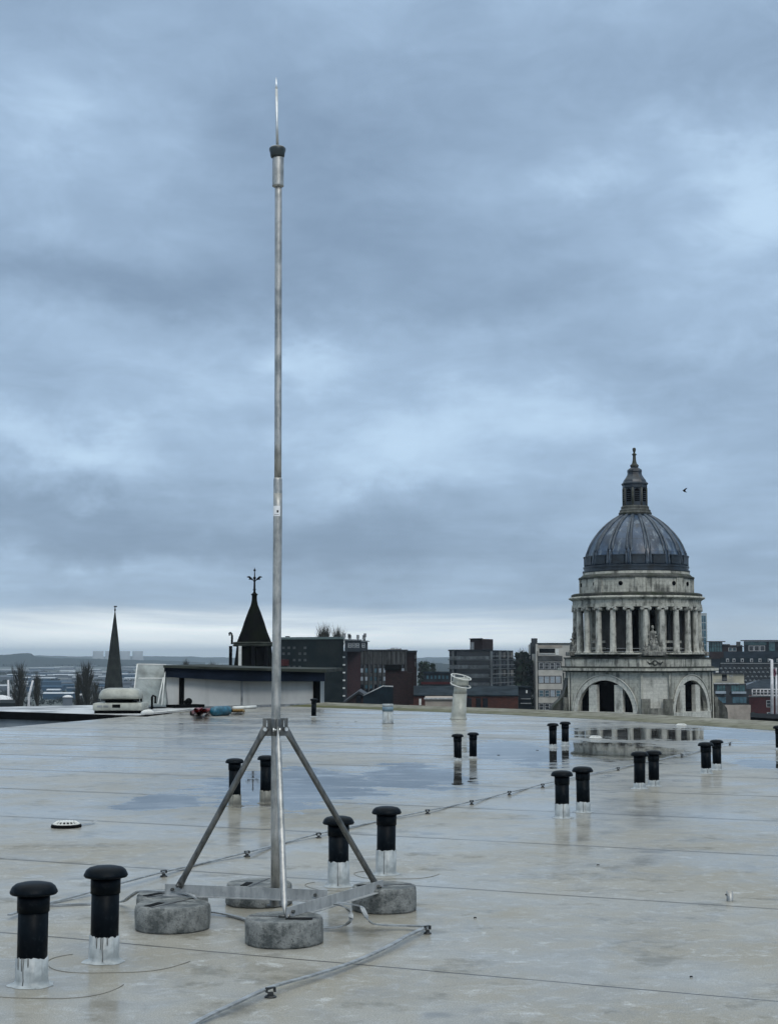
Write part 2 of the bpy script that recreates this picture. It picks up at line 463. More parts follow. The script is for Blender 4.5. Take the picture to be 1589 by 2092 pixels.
    cr = t.mix(damp, (.26,.26,.26), (.14,.14,.14))
    cr = t.mix(pud, cr, t.mix(scum, (.012,.012,.012), (.05,.05,.05)))
    t.set(b.inputs['Coat Roughness'], cr)
    t.set(b.inputs['Coat Normal'], t.bump(t.m('MULTIPLY', t.m('ADD', n2, t.m('MULTIPLY', n5, .25)), t.m('SUBTRACT', 1.0, pud)), .12, .004))
    h = t.m('ADD', t.m('MULTIPLY', n4, .25), t.m('ADD', t.m('MULTIPLY', n3, .5), t.m('MULTIPLY', n2, .6)))
    h = t.m('MULTIPLY', h, t.m('SUBTRACT', 1.0, pud))
    h = t.m('SUBTRACT', h, t.m('MULTIPLY', lineV, .8))
    t.set(b.inputs['Normal'], t.bump(h, .35, .004))
    return m
M['roof'] = roofmat('wet_roof_membrane')

roof_poly = [G(0,1487), G(190,1470.5), G(310,1459), G(420,1449.5), G(665,1440.5), G(1090,1456), G(1330,1467), G(1530,1478.5)]
eR = roof_poly[-1]; eL = roof_poly[0]
roof_poly = [Vector((-20, -8, 0)), Vector((-13, 17, 0))] + roof_poly + [Vector((13.5, 27, 0)), Vector((24, 6, 0)), Vector((26, -8, 0))]
tag(MB().prism([(p.x, p.y) for p in roof_poly], -.5, 0).build('roof_deck', M['roof']), 'pale wet flat roof with membrane seams and puddles', None, None, 'structure')
# block carrying the roof
tag(MB().prism([(p.x*.995, p.y*.998) for p in roof_poly], GZ, -.5).build('building_below', M['panel']), 'building under the flat roof', None, None, 'structure')

def edgemat():
    m, t, b = newmat('mossy_edge')
    co = t.new('ShaderNodeTexCoord').outputs['Object']
    x, y, z = t.sep(co)
    n = t.noise(t.vmul(co, (1, 1, 1)), .8, 6, .65)
    c = t.mix(t.smooth(n, .35, .65), (.25,.25,.215), (.15,.15,.12))
    c = t.mix(t.smooth(t.noise(t.vmul(co,(1,1,6)), 2.6, 6, .7), .45, .65, 0, .7), c, (.07,.068,.045))
    e = t.m('ADD', z, t.m('MULTIPLY', t.m('SUBTRACT', n, .5), .10))
    mo = t.m('MULTIPLY', t.smooth(e, .025, .055, 1, 0), t.smooth(x, -3.5, 6.5, 1, .35))
    c = t.mix(t.m('MULTIPLY', mo, .85), c, (.060,.066,.014))
    t.set(b.inputs['Base Color'], c); b.inputs['Roughness'].default_value = .7; b.inputs['Specular IOR Level'].default_value = .06
    t.set(b.inputs['Normal'], t.bump(t.noise(co, 12, 4), .5, .02))
    return m
M['edge'] = edgemat()
# gently raised roof edge along the far side
er = [p for p in roof_poly[6:11]]
vs = []; fs = []
for i, p in enumerate(er):
    d = (er[min(i+1, len(er)-1)] - er[max(i-1, 0)]); n = Vector((d.y, -d.x, 0)).normalized()
    if n.y > 0: n = -n
    for off, z in ((1.7, .004), (1.0, .03), (.4, .075), (.0, .09), (-.05, .09), (-.05, -.45)):
        vs.append(p + n*off + Vector((0,0,z)))
for i in range(len(er)-1):
    for k in range(5):
        fs.append((i*6+k, (i+1)*6+k, (i+1)*6+k+1, i*6+k+1))
tag(MB().add(vs, fs).build('roof_edge', M['edge']), 'raised mossy kerb along the far edge of the roof', None, None, 'structure')

# ---------------------------------------------------------------- mast
feet = {'left': G(366, 1812, .20), 'front': G(580, 1876, .135), 'right': G(773, 1815, .15)}
MY = 9.48
mx = lambda py, px: W(px, py, MY)
mast = thing('lightning_mast', 'tall galvanised lightning mast on three splayed tube legs', 'mast', (W(563, 1500, MY).x, MY, .0))
def zz(py): return W(565, py, MY).z
PX = {1836:562.5, 1500:563.6, 1400:564.6, 1250:566, 1100:567.2, 1040:567.6, 978:567.8, 900:568.1, 700:568.6, 400:568.9, 375:569}
def X(px): return (px - CX) / F * MY
def mp(py, px=None):
    p = W(px if px else 568, py, MY); return p
def interp(py):
    ks = sorted(PX); 
    for a, b_ in zip(ks, ks[1:]):
        if a <= py <= b_: return PX[a] + (PX[b_]-PX[a])*(py-a)/(b_-a)
    return PX[ks[0]] if py < ks[0] else PX[ks[-1]]
def mpt(py): return W(interp(py), py, MY)
ppm = F / MY
low = MB().tube([mpt(p) for p in (1836, 1700, 1500, 1400, 1250, 1100, 1040, 1008)], [.0275]*8, 20)
low.build('lower_tube', M['galv'], mast)
MB().tube([mpt(p) for p in (1012, 1008, 985, 980, 976)], [.0275, .0268, .0265, .0262, .0235], 20).build('joint_sleeve', M['galv'], mast)
MB().tube([mpt(p) for p in (980, 900, 700, 400, 376)], .0222, 18).build('upper_tube', M['galv'], mast)
hc = mpt(380)
hd = MB().lathe([(.024, -.012), (.036, -.006), (.037, 0), (.0362, .01), (.0365, .17), (.034, .19)], W(568, 379, MY), 24)
hd.build('head_cylinder', M['galv'], mast)
cap = MB().lathe([(.040, 0), (.045, .01), (.047, .03), (.052, .045), (.0525, .058), (.044, .068), (.01, .078)], W(567, 322, MY) , 24)
cp = cap.build('head_collar', M['capdark'], mast)
MB().lathe([(.047, .0), (.045, .004), (.012, .012)], W(567, 302, MY), 20).build('collar_disc', M['rod'], cp)
MB().tube([W(567, 303, MY), W(566, 250, MY), W(565, 182, MY)], [.0092, .0088, .0086], 10).build('finial_rod', M['rod'], mast)
MB().tube([W(565, 183, MY), W(564.6, 172, MY), W(564.3, 158, MY)], [.0086, .0068, .001], 10).build('spike', M['tip'], mast)
# sticker wrapped on the tube
def wrap(mb, c, r, a0, a1, z0, z1, n=8):
    vs = []; 
    for i in range(n+1):
        a = a0 + (a1-a0)*i/n
        for z in (z0, z1):
            vs.append((c.x + r*math.cos(a), c.y + r*math.sin(a), z))
    return mb.add(vs, [(2*i, 2*i+2, 2*i+3, 2*i+1) for i in range(n)], True)
sc_ = mpt(1045); 
st = wrap(MB(), sc_, .0285, R(170), R(305), zz(1055), zz(1034)).build('sticker', M['sticker'], mast)
mk = wrap(MB(), sc_, .0288, R(262), R(284), zz(1048), zz(1043))
wrap(mk, sc_, .0288, R(230), R(290), zz(1052.3), zz(1051.6))
mk.build('sticker_mark', M['mark'], st)
# bracket collar with three slotted ears
bz0, bz1 = zz(1503), zz(1469)
br = MB().lathe([(.029, bz0), (.0305, bz0+.002), (.0305, bz1-.002), (.029, bz1)], (mpt(1490).x, MY, 0), 20)
brk = br.build('bracket_collar', M['galv_dark'], mast)
hub = Vector((mpt(1490).x, MY, 0))
tops = {}
for nm, ft in feet.items():
    d = Vector((ft.x - hub.x, ft.y - hub.y, 0)).normalized()
    side = Vector((-d.y, d.x, 0))
    ear = MB()
    zc0, zc1 = bz0 - .002, bz1 + .004
    def slab(u0, u1, z0, z1, t=.004, off=0.0):
        a = hub + d*u0 + side*(off - t/2); b_ = hub + d*u1 + side*(off - t/2)
        ear.hexa((a.x,a.y,z0), (b_.x,b_.y,z0), (b_.x,b_.y,z1), (a.x,a.y,z1), side*t)
    # plate around a vertical slot
    slab(.028, .052, zc0, zc1); slab(.060, .082, zc0, zc1)
    slab(.052, .060, zc0, bz0+.052); slab(.052, .060, zc1-.012, zc1)
    e = ear.build('ear_plate', M['galv_dark'], mast)
    top = hub + d*.062 + Vector((0,0,bz0+.038))
    tops[nm] = (top, d, side)
    bo = MB().tube([top - side*.022, top - side*.016], .0125, 6, smooth=False)
    bo.tube([top - side*.016, top + side*.018], .006, 8); bo.tube([top + side*.016, top + side*.022], .0125, 6, smooth=False)
    bo.build('bolt', M['rod'], e)
    # leg: flattened at both ends
    foot = ft + Vector((0,0,.0)); tp = top + Vector((0,0,.012))
    pts = []; rr = []; fl = []
    for u, f in ((0,(.30,1.2)), (.035,(.30,1.25)), (.085,(1,1)), (.5,(1,1)), (.93,(1,1)), (.97,(.3,1.25)), (1,(.3,1.2))):
        pts.append(tp.lerp(foot, u) + side*.006); rr.append(.0185); fl.append(f)
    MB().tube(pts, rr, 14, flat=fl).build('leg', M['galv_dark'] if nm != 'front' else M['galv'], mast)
    fb = MB().tube([foot - side*.03 + Vector((0,0,.012)), foot + side*.035 + Vector((0,0,.012))], .008, 8)
    fb.tube([foot + side*.02 + Vector((0,0,.012)), foot + side*.03 + Vector((0,0,.012))], .014, 6, smooth=False)
    fb.build('foot_bolt', M['galv_dark'], mast)
# L angle beams
def angle(a, b, h, w, t, flip=1, name='angle_beam'):
    d = (b - a); d.z = 0; L = d.length; d.normalize(); n = Vector((-d.y, d.x, 0)) * flip
    dz = (b.z - a.z)
    mb = MB()
    mb.hexa(a, b, b + Vector((0,0,h)), a + Vector((0,0,h)), n*t)          # web
    mb.hexa(a - n*w, b - n*w, b - n*.0005, a - n*.0005, Vector((0,0,t)))   # flange toward viewer
    o = mb.build(name, M['alu'], mast)
    for u in (.05, .93):
        p = a.lerp(b, u) + Vector((0,0,h*.55))
        MB().tube([p - n*.014, p - n*.001], .011, 6, smooth=False).build('beam_bolt', M['galv_dark'], o)
    return o
bA = G(586, 1879, .130); bB = G(783, 1819, .130)
angle(bA, bB, .066, .03, .005, 1)
# second beam from the left foot to the middle of the first
mid = bA.lerp(bB, .42)
lA = G(337, 1829, .145); lB = mid + Vector((-.02, .05, .02))
angle(lA, lB, .068, .03, .005, 1)
# socket under the mast
MB().lathe([(.05, .10), (.05, .108), (.034, .112), (.034, .20), (.030, .205)], (mpt(1836).x, MY, 0), 18).build('mast_socket', M['galv_dark'], mast)

# ---------------------------------------------------------------- ballast blocks
def block(cx, cyb, r, h, label, z0=0.0, ang=0.0, seed=0, name='ballast_block'):
    c = G(cx, cyb, 0); c.z = z0
    t_ = thing(name, label, 'concrete block', c, 'concrete ballast blocks under the mast')
    ph = random.random()*6
    def wob(a, k):
        return 1 + .012*math.sin(3*a+ph) + .03*mnoise.noise(Vector((math.cos(a)*2, math.sin(a)*2, k*.5+seed))) + .022*mnoise.noise(Vector((math.cos(a)*7, math.sin(a)*7, k*1.7+seed)))
    # body with a cast slot across the top and side notch
    vs = MB().lathe([(r*.985, 0.002), (r, .012), (r*1.0, h*.35), (r*.995, h*.7), (r*.985, h-.014), (r*.95, h)], c, 48, wob=wob)
    o = vs.build('block_body', M['concrete'], t_)
    d = Vector((math.cos(ang), math.sin(ang), 0)); n = Vector((-d.y, d.x, 0))
    def cut(center, l, w, dz, zc, nm):
        mb = MB(); mb.box(center + Vector((0,0,zc)), (l, w, dz), ang)
        k = mb.build(nm, M['black'], t_); return k
    # slot strips: proud dark joint sunk into the top
    MB().box(c + Vector((0,0,h+.0005)), (r*1.8, .010, .003), ang).build('joint_line', M['mark'], t_)
    MB().box(c - d*r*.45 + n*r*.25 + Vector((0,0,h+.0015)), (.15, .045, .004), ang+.1).build('hand_slot', M['black'], t_)
    return t_
block(352, 1896, .222, .145, 'pitted grey concrete disc at the left, its hand slot facing up', ang=R(60), seed=1)
block(351, 1869, .222, .13, 'concrete disc half hidden behind the left front disc, tape over it', ang=R(50), seed=5)
block(530, 1846, .215, .135, 'dark concrete disc behind the foot of the mast', ang=R(75), seed=2)
block(580, 1925, .222, .14, 'light pitted concrete disc carrying the front leg', ang=R(170), seed=3)
block(785, 1858, .205, .15, 'concrete disc under the right leg and the angle beam', ang=R(20), seed=4)

# ---------------------------------------------------------------- vent pipes
VG = 'black capped vent pipes on the roof'
def pipe(px, pyb, pysl, pyt, capw, label, sleeve='sleeve', patch=False, lean=0.0, tear=0.0, thin=False):
    b_ = G(px, pyb); Y = b_.y
    r = capw/2/F*Y; zt = W(px, pyt, Y).z; zs = W(px, pysl, Y).z
    t_ = thing('vent_pipe', label, 'vent pipe', b_, VG)
    rp = r*.66
    lean += random.uniform(-.014, .014); sh = Matrix(((1,0,lean),(0,1,random.uniform(-.02,.02)),(0,0,1)))
    MB().lathe([(rp*.955, -.002), (rp*.955, zt-.07)], b_, 28, M=sh).build('pipe', M['plastic'], t_)
    capb = zt - r*.48
    MB().lathe([(rp*1.02, capb-r*.75), (rp*1.03, capb+.005)], b_, 28, M=sh).build('cap_collar', M['plastic'], t_)
    MB().lathe([(rp, capb+.004), (r*.95, capb-r*.02), (r, capb+r*.05), (r*.985, capb+r*.12), (r*.90, capb+r*.29), (r*.76, capb+r*.40), (r*.45, capb+r*.47), (r*.02, capb+r*.49)], b_, 32, M=sh).build('cowl_cap', M['plastic'], t_)
    # white sleeve, ragged top edge, flared foot
    n = 40; ph = random.random()*9
    vs = []; prof = [(rp*1.30+.012, .0015), (rp*1.20, .006), (rp*1.07, .014), (rp*1.035, .03), (rp*1.03, zs-.012)]
    for k, (rr, z) in enumerate(prof):
        for i in range(n):
            a = 2*math.pi*i/n
            q = 1 + (.05*math.sin(3*a+ph)+.04*math.sin(7*a+ph*2) if k < 2 else .008*math.sin(5*a+ph))
            v = sh @ Vector((rr*q*math.cos(a), rr*q*math.sin(a), z + (0 if k < 4 else .012*mnoise.noise(Vector((math.cos(a)*3+ph, math.sin(a)*3, 0)))*1.6)))
            vs.append(v + b_)
    for i in range(n):
        a = 2*math.pi*i/n
        v = vs[4*n+i]; vs.append(Vector((b_.x+lean*zs+rp*.96*math.cos(a), b_.y+rp*.96*math.sin(a), v.z+.003)))
    fs = [(k*n+i, k*n+(i+1)%n, (k+1)*n+(i+1)%n, (k+1)*n+i) for k in range(5) for i in range(n)]
    s_ = MB().add(vs, fs, True).build('sleeve', M[sleeve], t_)
    if capw > 30:   # overlap joint running down the sleeve and sealant drips
        a = R(-95 + random.uniform(-14, 14)); rs = rp*1.045
        j = MB(); pts = [sh @ Vector((math.cos(a+.02*math.sin(z*60))*rs*(1 if z > .03 else 1.08), math.sin(a)*rs*(1 if z > .03 else 1.08), z)) + b_ for z in [.012+(zs-.02)*i/6 for i in range(7)]]
        j.tube(pts, .0026, 5)
        if capw > 80:
            for da, l in ((-.42,.045),(.30,.03),(-.12,.05)):
                j.tube([sh @ Vector((math.cos(a+da)*rs, math.sin(a+da)*rs, z)) + b_ for z in (zs-.008, zs-.02-l/2, zs-.02-l)], [.004,.0035,.0015], 5)
        j.build('sealant_joint', M['bead'], s_)
    if patch:
        rr = patch; pts = []
        N = 60; ph = random.random()*6
        for i in range(N+1):
            a = 2*math.pi*i/N
            q = 1 + .06*math.sin(2*a+ph) + .03*math.sin(5*a)
            pts.append((b_.x + .08 + rr*q*math.cos(a), b_.y + rr*.9*q*math.sin(a), .002))
        MB().tube([p for i, p in enumerate(pts) if 24 <= i <= 62], .0017, 5).build('patch_weld', M['weld'], t_)
    return t_
pipe(65, 2012, 1949, 1801, 95, 'nearest vent pipe, at the left edge, white sleeve with dark drips', patch=.36, lean=.012)
pipe(213, 1964, 1907, 1768, 88, 'second nearest vent pipe, just left of the concrete discs', patch=.36, lean=.02)
pipe(692, 1810, 1757, 1667, 64, 'vent pipe crossed by the right leg of the mast', patch=.30)
pipe(788, 1786, 1733, 1647, 60, 'vent pipe just right of the mast leg, behind the right disc', patch=.30)
pipe(480, 1647, 1621, 1549, 38, 'vent pipe in the puddle crossed by the left mast leg', 'sleeve_dirty')
pipe(543, 1641, 1613, 1543, 36, 'vent pipe in the puddle partly hidden by the mast', 'sleeve_dirty')
pipe(935, 1553, 1547, 1499, 25, 'left pipe of the pair standing in the middle puddle', 'sleeve')
pipe(966, 1549, 1544, 1496, 24, 'right pipe of the pair standing in the middle puddle', 'sleeve')
pipe(1129, 1527, 1519, 1477, 24, 'left pipe of the farthest pair, below the pale office block')
pipe(1154, 1524, 1514, 1474, 23, 'right pipe of the farthest pair, below the domed tower')
pipe(1148, 1671, 1640, 1574, 45, 'left pipe of the pair right of centre with tall white sleeves')
pipe(1191, 1659, 1636, 1566, 43, 'right pipe of the pair right of centre, tape passing behind')
pipe(1306, 1611, 1597, 1535, 36, 'front pipe of the close pair between the two right pairs')
pipe(1335, 1606, 1592, 1533, 34, 'rear pipe of the close pair between the two right pairs')
pipe(1442, 1580, 1568, 1516, 32, 'left pipe of the pair near the far end of the tape')
pipe(1464, 1573, 1559, 1511, 28, 'right pipe of the pair near the far end of the tape')
pipe(1592, 1531, 1526, 1482, 26, 'vent pipe cut off by the right edge of the picture')
pipe(641, 1465, 1463, 1427, 16, 'slim black vent pipe in front of the white plant room corner')
# cut metal stub
b_ = G(1490, 1841); zt = W(1490, 1821, b_.y).z
t_ = thing('stub_pipe', 'short open grey metal stub alone at the right side of the roof', 'pipe stub', b_)
MB().lathe([(.022, 0), (.022, zt), (.019, zt), (.019, .01)], b_, 20, cap=False).build('stub_tube', M['galv'], t_)
MB().tube([b_ + Vector((-.03,-.004,zt-.02)), b_ + Vector((-.02,-.004,zt-.02))], .006, 6).build('stub_screw', M['galv_dark'], t_)
# sheet metal vent with blue band
b_ = G(792, 1478); Y = b_.y; s_ = Y/F
t_ = thing('banded_vent', 'white round vent stub with a blue band, left of the ringed cowl', 'vent', b_)
zt = W(792, 1438, Y).z
MB().lathe([(12*s_, 0), (11.3*s_, .03), (11*s_, zt*.62)], b_, 24).build('vent_body', M['sleeve'], t_)
MB().lathe([(11.2*s_, zt*.62), (11.2*s_, zt*.86)], b_, 24).build('blue_band', mat('blue_band', (.14,.22,.28), .4, 0, .2, 5), t_)
MB().lathe([(11*s_, zt*.86), (11*s_, zt), (10*s_, zt), (10*s_, zt*.9)], b_, 24, cap=True).build('rim', M['sleeve'], t_)
# ringed wind cowl, leaning
b_ = G(936, 1469); Y = b_.y; s_ = Y/F
t_ = thing('wind_cowl', 'pale leaning vent stack with a ringed wind cowl on top', 'cowl', b_)
tm = Matrix(((1,0,.07),(0,1,0),(0,0,1)))
z_ = lambda py: W(936, py, Y).z
MB().lathe([(18*s_, .0), (17*s_, .02), (15.5*s_, .06), (15*s_, .10), (15.2*s_, z_(1446)), (14.4*s_, z_(1445)), (14.0*s_, z_(1417))], b_, 26, M=tm).build('stack', M['cream'], t_)
MB().lathe([(13.2*s_, z_(1417)), (13.4*s_, z_(1409)), (12.6*s_, z_(1408)), (13.4*s_, z_(1406)), (12*s_, z_(1402))], b_, 26, M=tm).build('neck', M['cream'], t_)
MB().lathe([(15*s_, z_(1401)), (16*s_, z_(1399)), (16*s_, z_(1386)), (14.5*s_, z_(1384))], b_ , 26, M=tm).build('drum', M['cream'], t_)
rg = MB(); tm = Matrix(((1,0,.07),(0,1,0),(-.14,.22,1)))
for pz in (1399.5, 1383):
    pts = [tm @ Vector((20*s_*math.cos(a), 20*s_*math.sin(a), z_(pz))) + b_ + Vector((0,0,.02*math.cos(a)*-1)) for a in [2*math.pi*i/28 for i in range(29)]]
    rg.tube(pts, .016, 6)
for a in (R(190), R(70), R(130)):
    rg.tube([tm @ Vector((20*s_*math.cos(a), 20*s_*math.sin(a), z_(p))) + b_ for p in (1399.5, 1383)], .012, 6)
rg.build('guard_ring', M['white'], t_)

# ---------------------------------------------------------------- drains
def drain(px, py, w, label, big=False):
    b_ = G(px, py); r = w/2/F*b_.y
    t_ = thing('roof_drain', label, 'drain', b_)
    MB().lathe([(r, 0), (r*1.02, .012), (r*.97, .028), (r*.85, .03)], b_, 28).build('drain_ring', M['black'] if big else M['white'], t_)
    hgt = r*.24
    dome = MB()
    dome.lathe([(r*.55, hgt*1.0+.02), (r*.42, hgt*1.12+.02), (r*.05, hgt*1.18+.02)], b_, 24)
    dome.lathe([(r*.60, hgt*.95+.02), (r*.55, hgt*1.0+.02)], b_, 24, cap=False)
    for i in range(18):
        a = 2*math.pi*i/18
        p = lambda rr, z: b_ + Vector((rr*math.cos(a), rr*math.sin(a), z))
        dome.tube([p(r*.90, .025), p(r*.78, .02+hgt*.5), p(r*.58, .02+hgt)], r*.055, 5)
    dome.lathe([(r*.88, .03), (r*.84, .04), (r*.80, .03)], b_, 24, cap=False)
    dome.build('leaf_guard', M['white'], t_)
    MB().lathe([(r*.6, .028), (r*.5, .02+hgt*.6)], b_, 16).build('drain_throat', M['black'], t_)
drain(136, 1690, 60, 'large white domed leaf guard with black ring at the left of the roof', True)
drain(1216, 1509, 26, 'small white drain dome beside the far puddle, below the tower', False)
drain(1391, 1483, 22, 'small white drain dome nearest the far roof edge', False)
a = G(164, 1687); b2 = G(196, 1683)
tag(MB().ribbon([a+Vector((0,0,.012)), a.lerp(b2,.8)+Vector((0,0,.012)), b2+Vector((0,0,.03))], .05, .003).build('metal_strip', M['tape'], loc=a), 'bent pale metal strip lying beside the large drain', 'strip')

# ---------------------------------------------------------------- conductor tape
def smoothpath(pts, n=6):
    out = []
    P = [Vector(p) for p in pts]
    for i in range(len(P)-1):
        p0 = P[max(i-1,0)]; p1 = P[i]; p2 = P[i+1]; p3 = P[min(i+2, len(P)-1)]
        for k in range(n):
            t = k/n
            out.append(.5*((2*p1) + (-p0+p2)*t + (2*p0-5*p1+4*p2-p3)*t*t + (-p0+3*p1-3*p2+p3)*t**3))
    out.append(P[-1]); return out
TG = 'flat metal conductor tapes'
def tape(pix, label, w=.027, t=.009):
    pts = smoothpath([G(a, b, z) for a, b, z in pix])
    o = MB().ribbon(pts, w, t).build('conductor_tape', M['tape'], loc=pts[0])
    return tag(o, label, 'conductor tape', TG)
main = [(20,1869,.03),(60,1856,.02),(100,1845,.012),(165,1828,.02),(240,1806,.035),(335,1781,.03),(415,1763,.008),(505,1741,.03),(580,1722,.008),(651,1703,.03),(760,1680,.008),(873,1656,.03),(920,1647,.01),(963,1637,.03),(1000,1629,.01),(1040,1618,.03),(1075,1611,.01),(1108,1602,.03),(1210,1580,.02),(1255,1570,.03),(1320,1557,.01),(1392,1541,.035),(1430,1533,.02),(1495,1515,.05)]
tape(main, 'long conductor tape running across the roof from the left pipes to the far right')
tape([(360,2112,.02),(420,2078,.02),(480,2050,.03),(553,2017,.036),(640,1992,.03),(720,1966,.025),(790,1935,.03),(835,1910,.03),(872,1894,.03)], 'conductor tape running out of the bottom edge of the picture')
tape([(876,1893,.03),(830,1891,.025),(785,1890,.03),(760,1886,.05),(748,1872,.09),(737,1853,.13),(715,1847,.155),(690,1846,.16)], 'bent conductor tape rising from the roof onto the angle beam')
tape([(684,1847,.155),(702,1851,.15),(715,1864,.11),(716,1880,.07),(700,1892,.03),(665,1897,.015),(620,1899,.012)], 'looped conductor tape between the angle beam and the front disc')
tape([(520,1884,.012),(480,1872,.012),(440,1864,.015),(400,1862,.02)], 'short conductor tape between the left disc and the front disc')
tape([(412,1849,.10),(398,1833,.155),(380,1825,.165),(350,1822,.165),(300,1820,.165),(282,1822,.15),(266,1832,.09),(250,1842,.03),(215,1845,.012),(160,1847,.01),(100,1849,.012),(40,1852,.012)], 'conductor tape draped over the rear left disc toward the left pipes')
def clip(px, py, label, s=1.0):
    b_ = G(px, py, .035); b_.z = 0
    t_ = thing('tape_clip', label, 'clip', b_, 'clips holding the conductor tape')
    f = MB().lathe([(.032*s, 0), (.032*s, .005), (.022*s, .010)], b_, 16); f.box(b_ + Vector((0,0,.014)), (.026*s, .022*s, .020), .4)
    f.build('clip_base', M['clip'], t_)
    j = MB(); j.box(b_ + Vector((0,0,.044)), (.046*s, .020*s, .006), .5); j.box(b_ + Vector((-.02*s,-.010*s,.035)), (.006, .02, .022), .5); j.box(b_ + Vector((.02*s,.010*s,.035)), (.006,.02,.022), .5)
    j.build('clip_jaw', M['clip'], t_)
clip(553, 2022, 'nearest clip, on the tape that leaves the bottom of the picture', .9)
clip(873, 1895, 'clip at the sharp bend of the tape right of the discs', .7)
for k, (x_, y_, l_) in enumerate([(335,1781,'left of the left mast leg'),(505,1741,'between the left mast leg and the mast'),(651,1704,'between the mast and the crossed pipe'),(873,1656,'right of the near pipe pair'),(963,1637,'below the puddle pair of pipes'),(1040,1618,'midway between the puddle pair and the right of centre pair'),(1108,1603,'just left of the right of centre pair'),(1262,1569,'just left of the close pipe pair'),(1392,1542,'just left of the far tape end pair'),(1490,1518,'at the far right end of the tape')]):
    clip(x_, y_, 'clip on the long tape ' + l_, (.85 if k < 4 else .75))
# debris and scuffs lying on the membrane
for px, py, l_ in ((1097,1533,'dark leaf floating in the middle puddle'),(1018,1543,'smaller dark leaf floating in the middle puddle'),(1221,1768,'small dark twig lying near the middle right of the roof'),(1411,1997,'small dark scrap near the bottom right of the roof'),(970,1876,'dark crumb right of the discs'),(727,1474,'dark crumb near the mossy edge'),(690,1478,'dark scrap right of the slim black pipe')):
    b_ = G(px, py); s_ = b_.y/F*3
    mb = MB()
    for k in range(3):
        a = random.uniform(0, 3); mb.tube([b_ + Vector((-s_*math.cos(a), -s_*math.sin(a), .004)), b_ + Vector((0,0,.006)), b_ + Vector((s_*math.cos(a), s_*.6*math.sin(a), .004))], .003, 5)
    tag(mb.build('debris_scrap', M['rubble'], loc=b_), l_, 'debris')

# ---------------------------------------------------------------- facade helper
class Fac:
    """a building whose front runs from pixel column x0 at depth Y0 to x1 at depth Y1"""
    def __init__(s, name, label, cat, x0, Y0, x1, Y1, top, depth, m_, z0=GZ, side=None, wallname='wall', group=None):
        if Y0 >= 92 and name not in ('dark_low_shed',): Y0 *= 1.75; Y1 *= 1.75
        a = W(x0, HOR, Y0); b_ = W(x1, HOR, Y1)
        s.a = Vector((a.x, a.y, 0)); s.b = Vector((b_.x, b_.y, 0))
        s.d = (s.b - s.a).normalized(); s.n = Vector((s.d.y, -s.d.x, 0))
        if s.n.y > 0: s.n = -s.n
        s.root = thing(name, label, cat, (s.a.x, s.a.y, z0), group)
        s.zt = s.z((x0+x1)/2, top); s.depth = depth
        if m_:
            ex = x0 if (x0+x1)/2 > CX else x1
            if Y0 >= 92: depth *= 1.5
            kr = ray(ex, HOR); bk = Vector((kr.x/kr.y*depth, depth, 0))
            if side: bk = Vector((side[0], side[1], 0))
            s.bk = bk
            MB().prism([(p.x, p.y) for p in (s.a, s.b, s.b+bk, s.a+bk)], z0, s.zt).build(wallname, m_, s.root)
    def at(s, px, off=0.0):
        dx = (px - CX)/F * 1.0
        k = ray(px, HOR); dx = k.x/k.y
        # s.a + t d with x = dx*y
        t = (dx*s.a.y - s.a.x) / (s.d.x - dx*s.d.y)
        return s.a + s.d*t + s.n*off
    def z(s, px, py):
        p = s.at(px); return W(px, py, p.y).z
    def rect(s, mb, x0, x1, y0, y1, d0=.0, d1=.1):
        p = s.at(x0); q = s.at(x1); xm = (x0+x1)/2
        za = s.z(xm, y1); zb = s.z(xm, y0)
        P = lambda v, z: Vector((v.x, v.y, z)) + s.n*d0
        mb.hexa(P(p,za), P(q,za), P(q,zb), P(p,zb), s.n*(d1-d0)); return mb
    def part(s, name, m_, rects, d0=0.003, d1=.1, parent=None):
        mb = MB()
        for r in rects: s.rect(mb, *r, d0, d1)
        return mb.build(name, m_, parent or s.root)
    def window(s, x0, x1, y0, y1, fm, pm, fw=.8, bars=True):
        xm = (x0+x1)/2
        fr = [(x0,x1,y0,y0+fw*.8),(x0,x1,y1-fw*.8,y1),(x0,x0+fw,y0+fw*.8,y1-fw*.8),(x1-fw,x1,y0+fw*.8,y1-fw*.8)]
        if bars: fr.append((x0+fw, x1-fw, (y0+y1)/2-.35, (y0+y1)/2+.35))
        f = s.part('window', fm, fr, .003, .10)
        s.part('pane', pm, [(x0+fw, x1-fw, y0+fw*.8, y1-fw*.8)], .003, .05, f)
        return f

# ---------------------------------------------------------------- wing with black fascia at left
wf = [G(-200,1449), G(0,1454.5), G(190,1460.5), G(300,1464), G(352,1457)]
wb = [G(420,1446), G(190,1440.5), G(0,1444), G(-200,1446)]
poly = [(p.x, p.y) for p in wf + wb]
wing = thing('lower_roof_wing', 'neighbouring flat roof wing with black fascia at the left', 'building', (wf[1].x, wf[1].y, GZ))
MB().prism([(x_, y_+.06) for x_, y_ in poly], GZ, -.02).build('wall', mat('wing_wall', (.26,.30,.33), .7, 0, .25, 1, streak=.4), wing)
MB().prism(poly, -.02, .0).build('roof_surface', mat('ballast_roof', (.50,.52,.53), .45, 0, .5, .8, col2=(.18,.19,.20), thr=(.45,.6)), wing)
mb = MB()
for p, q in zip(wf[:-1], wf[1:]):
    mb.hexa(p+Vector((0,0,-.20)), q+Vector((0,0,-.20)), q+Vector((0,0,.02)), p+Vector((0,0,.02)), Vector((0,-.06,0)))
mb.build('fascia', M['black'], wing)

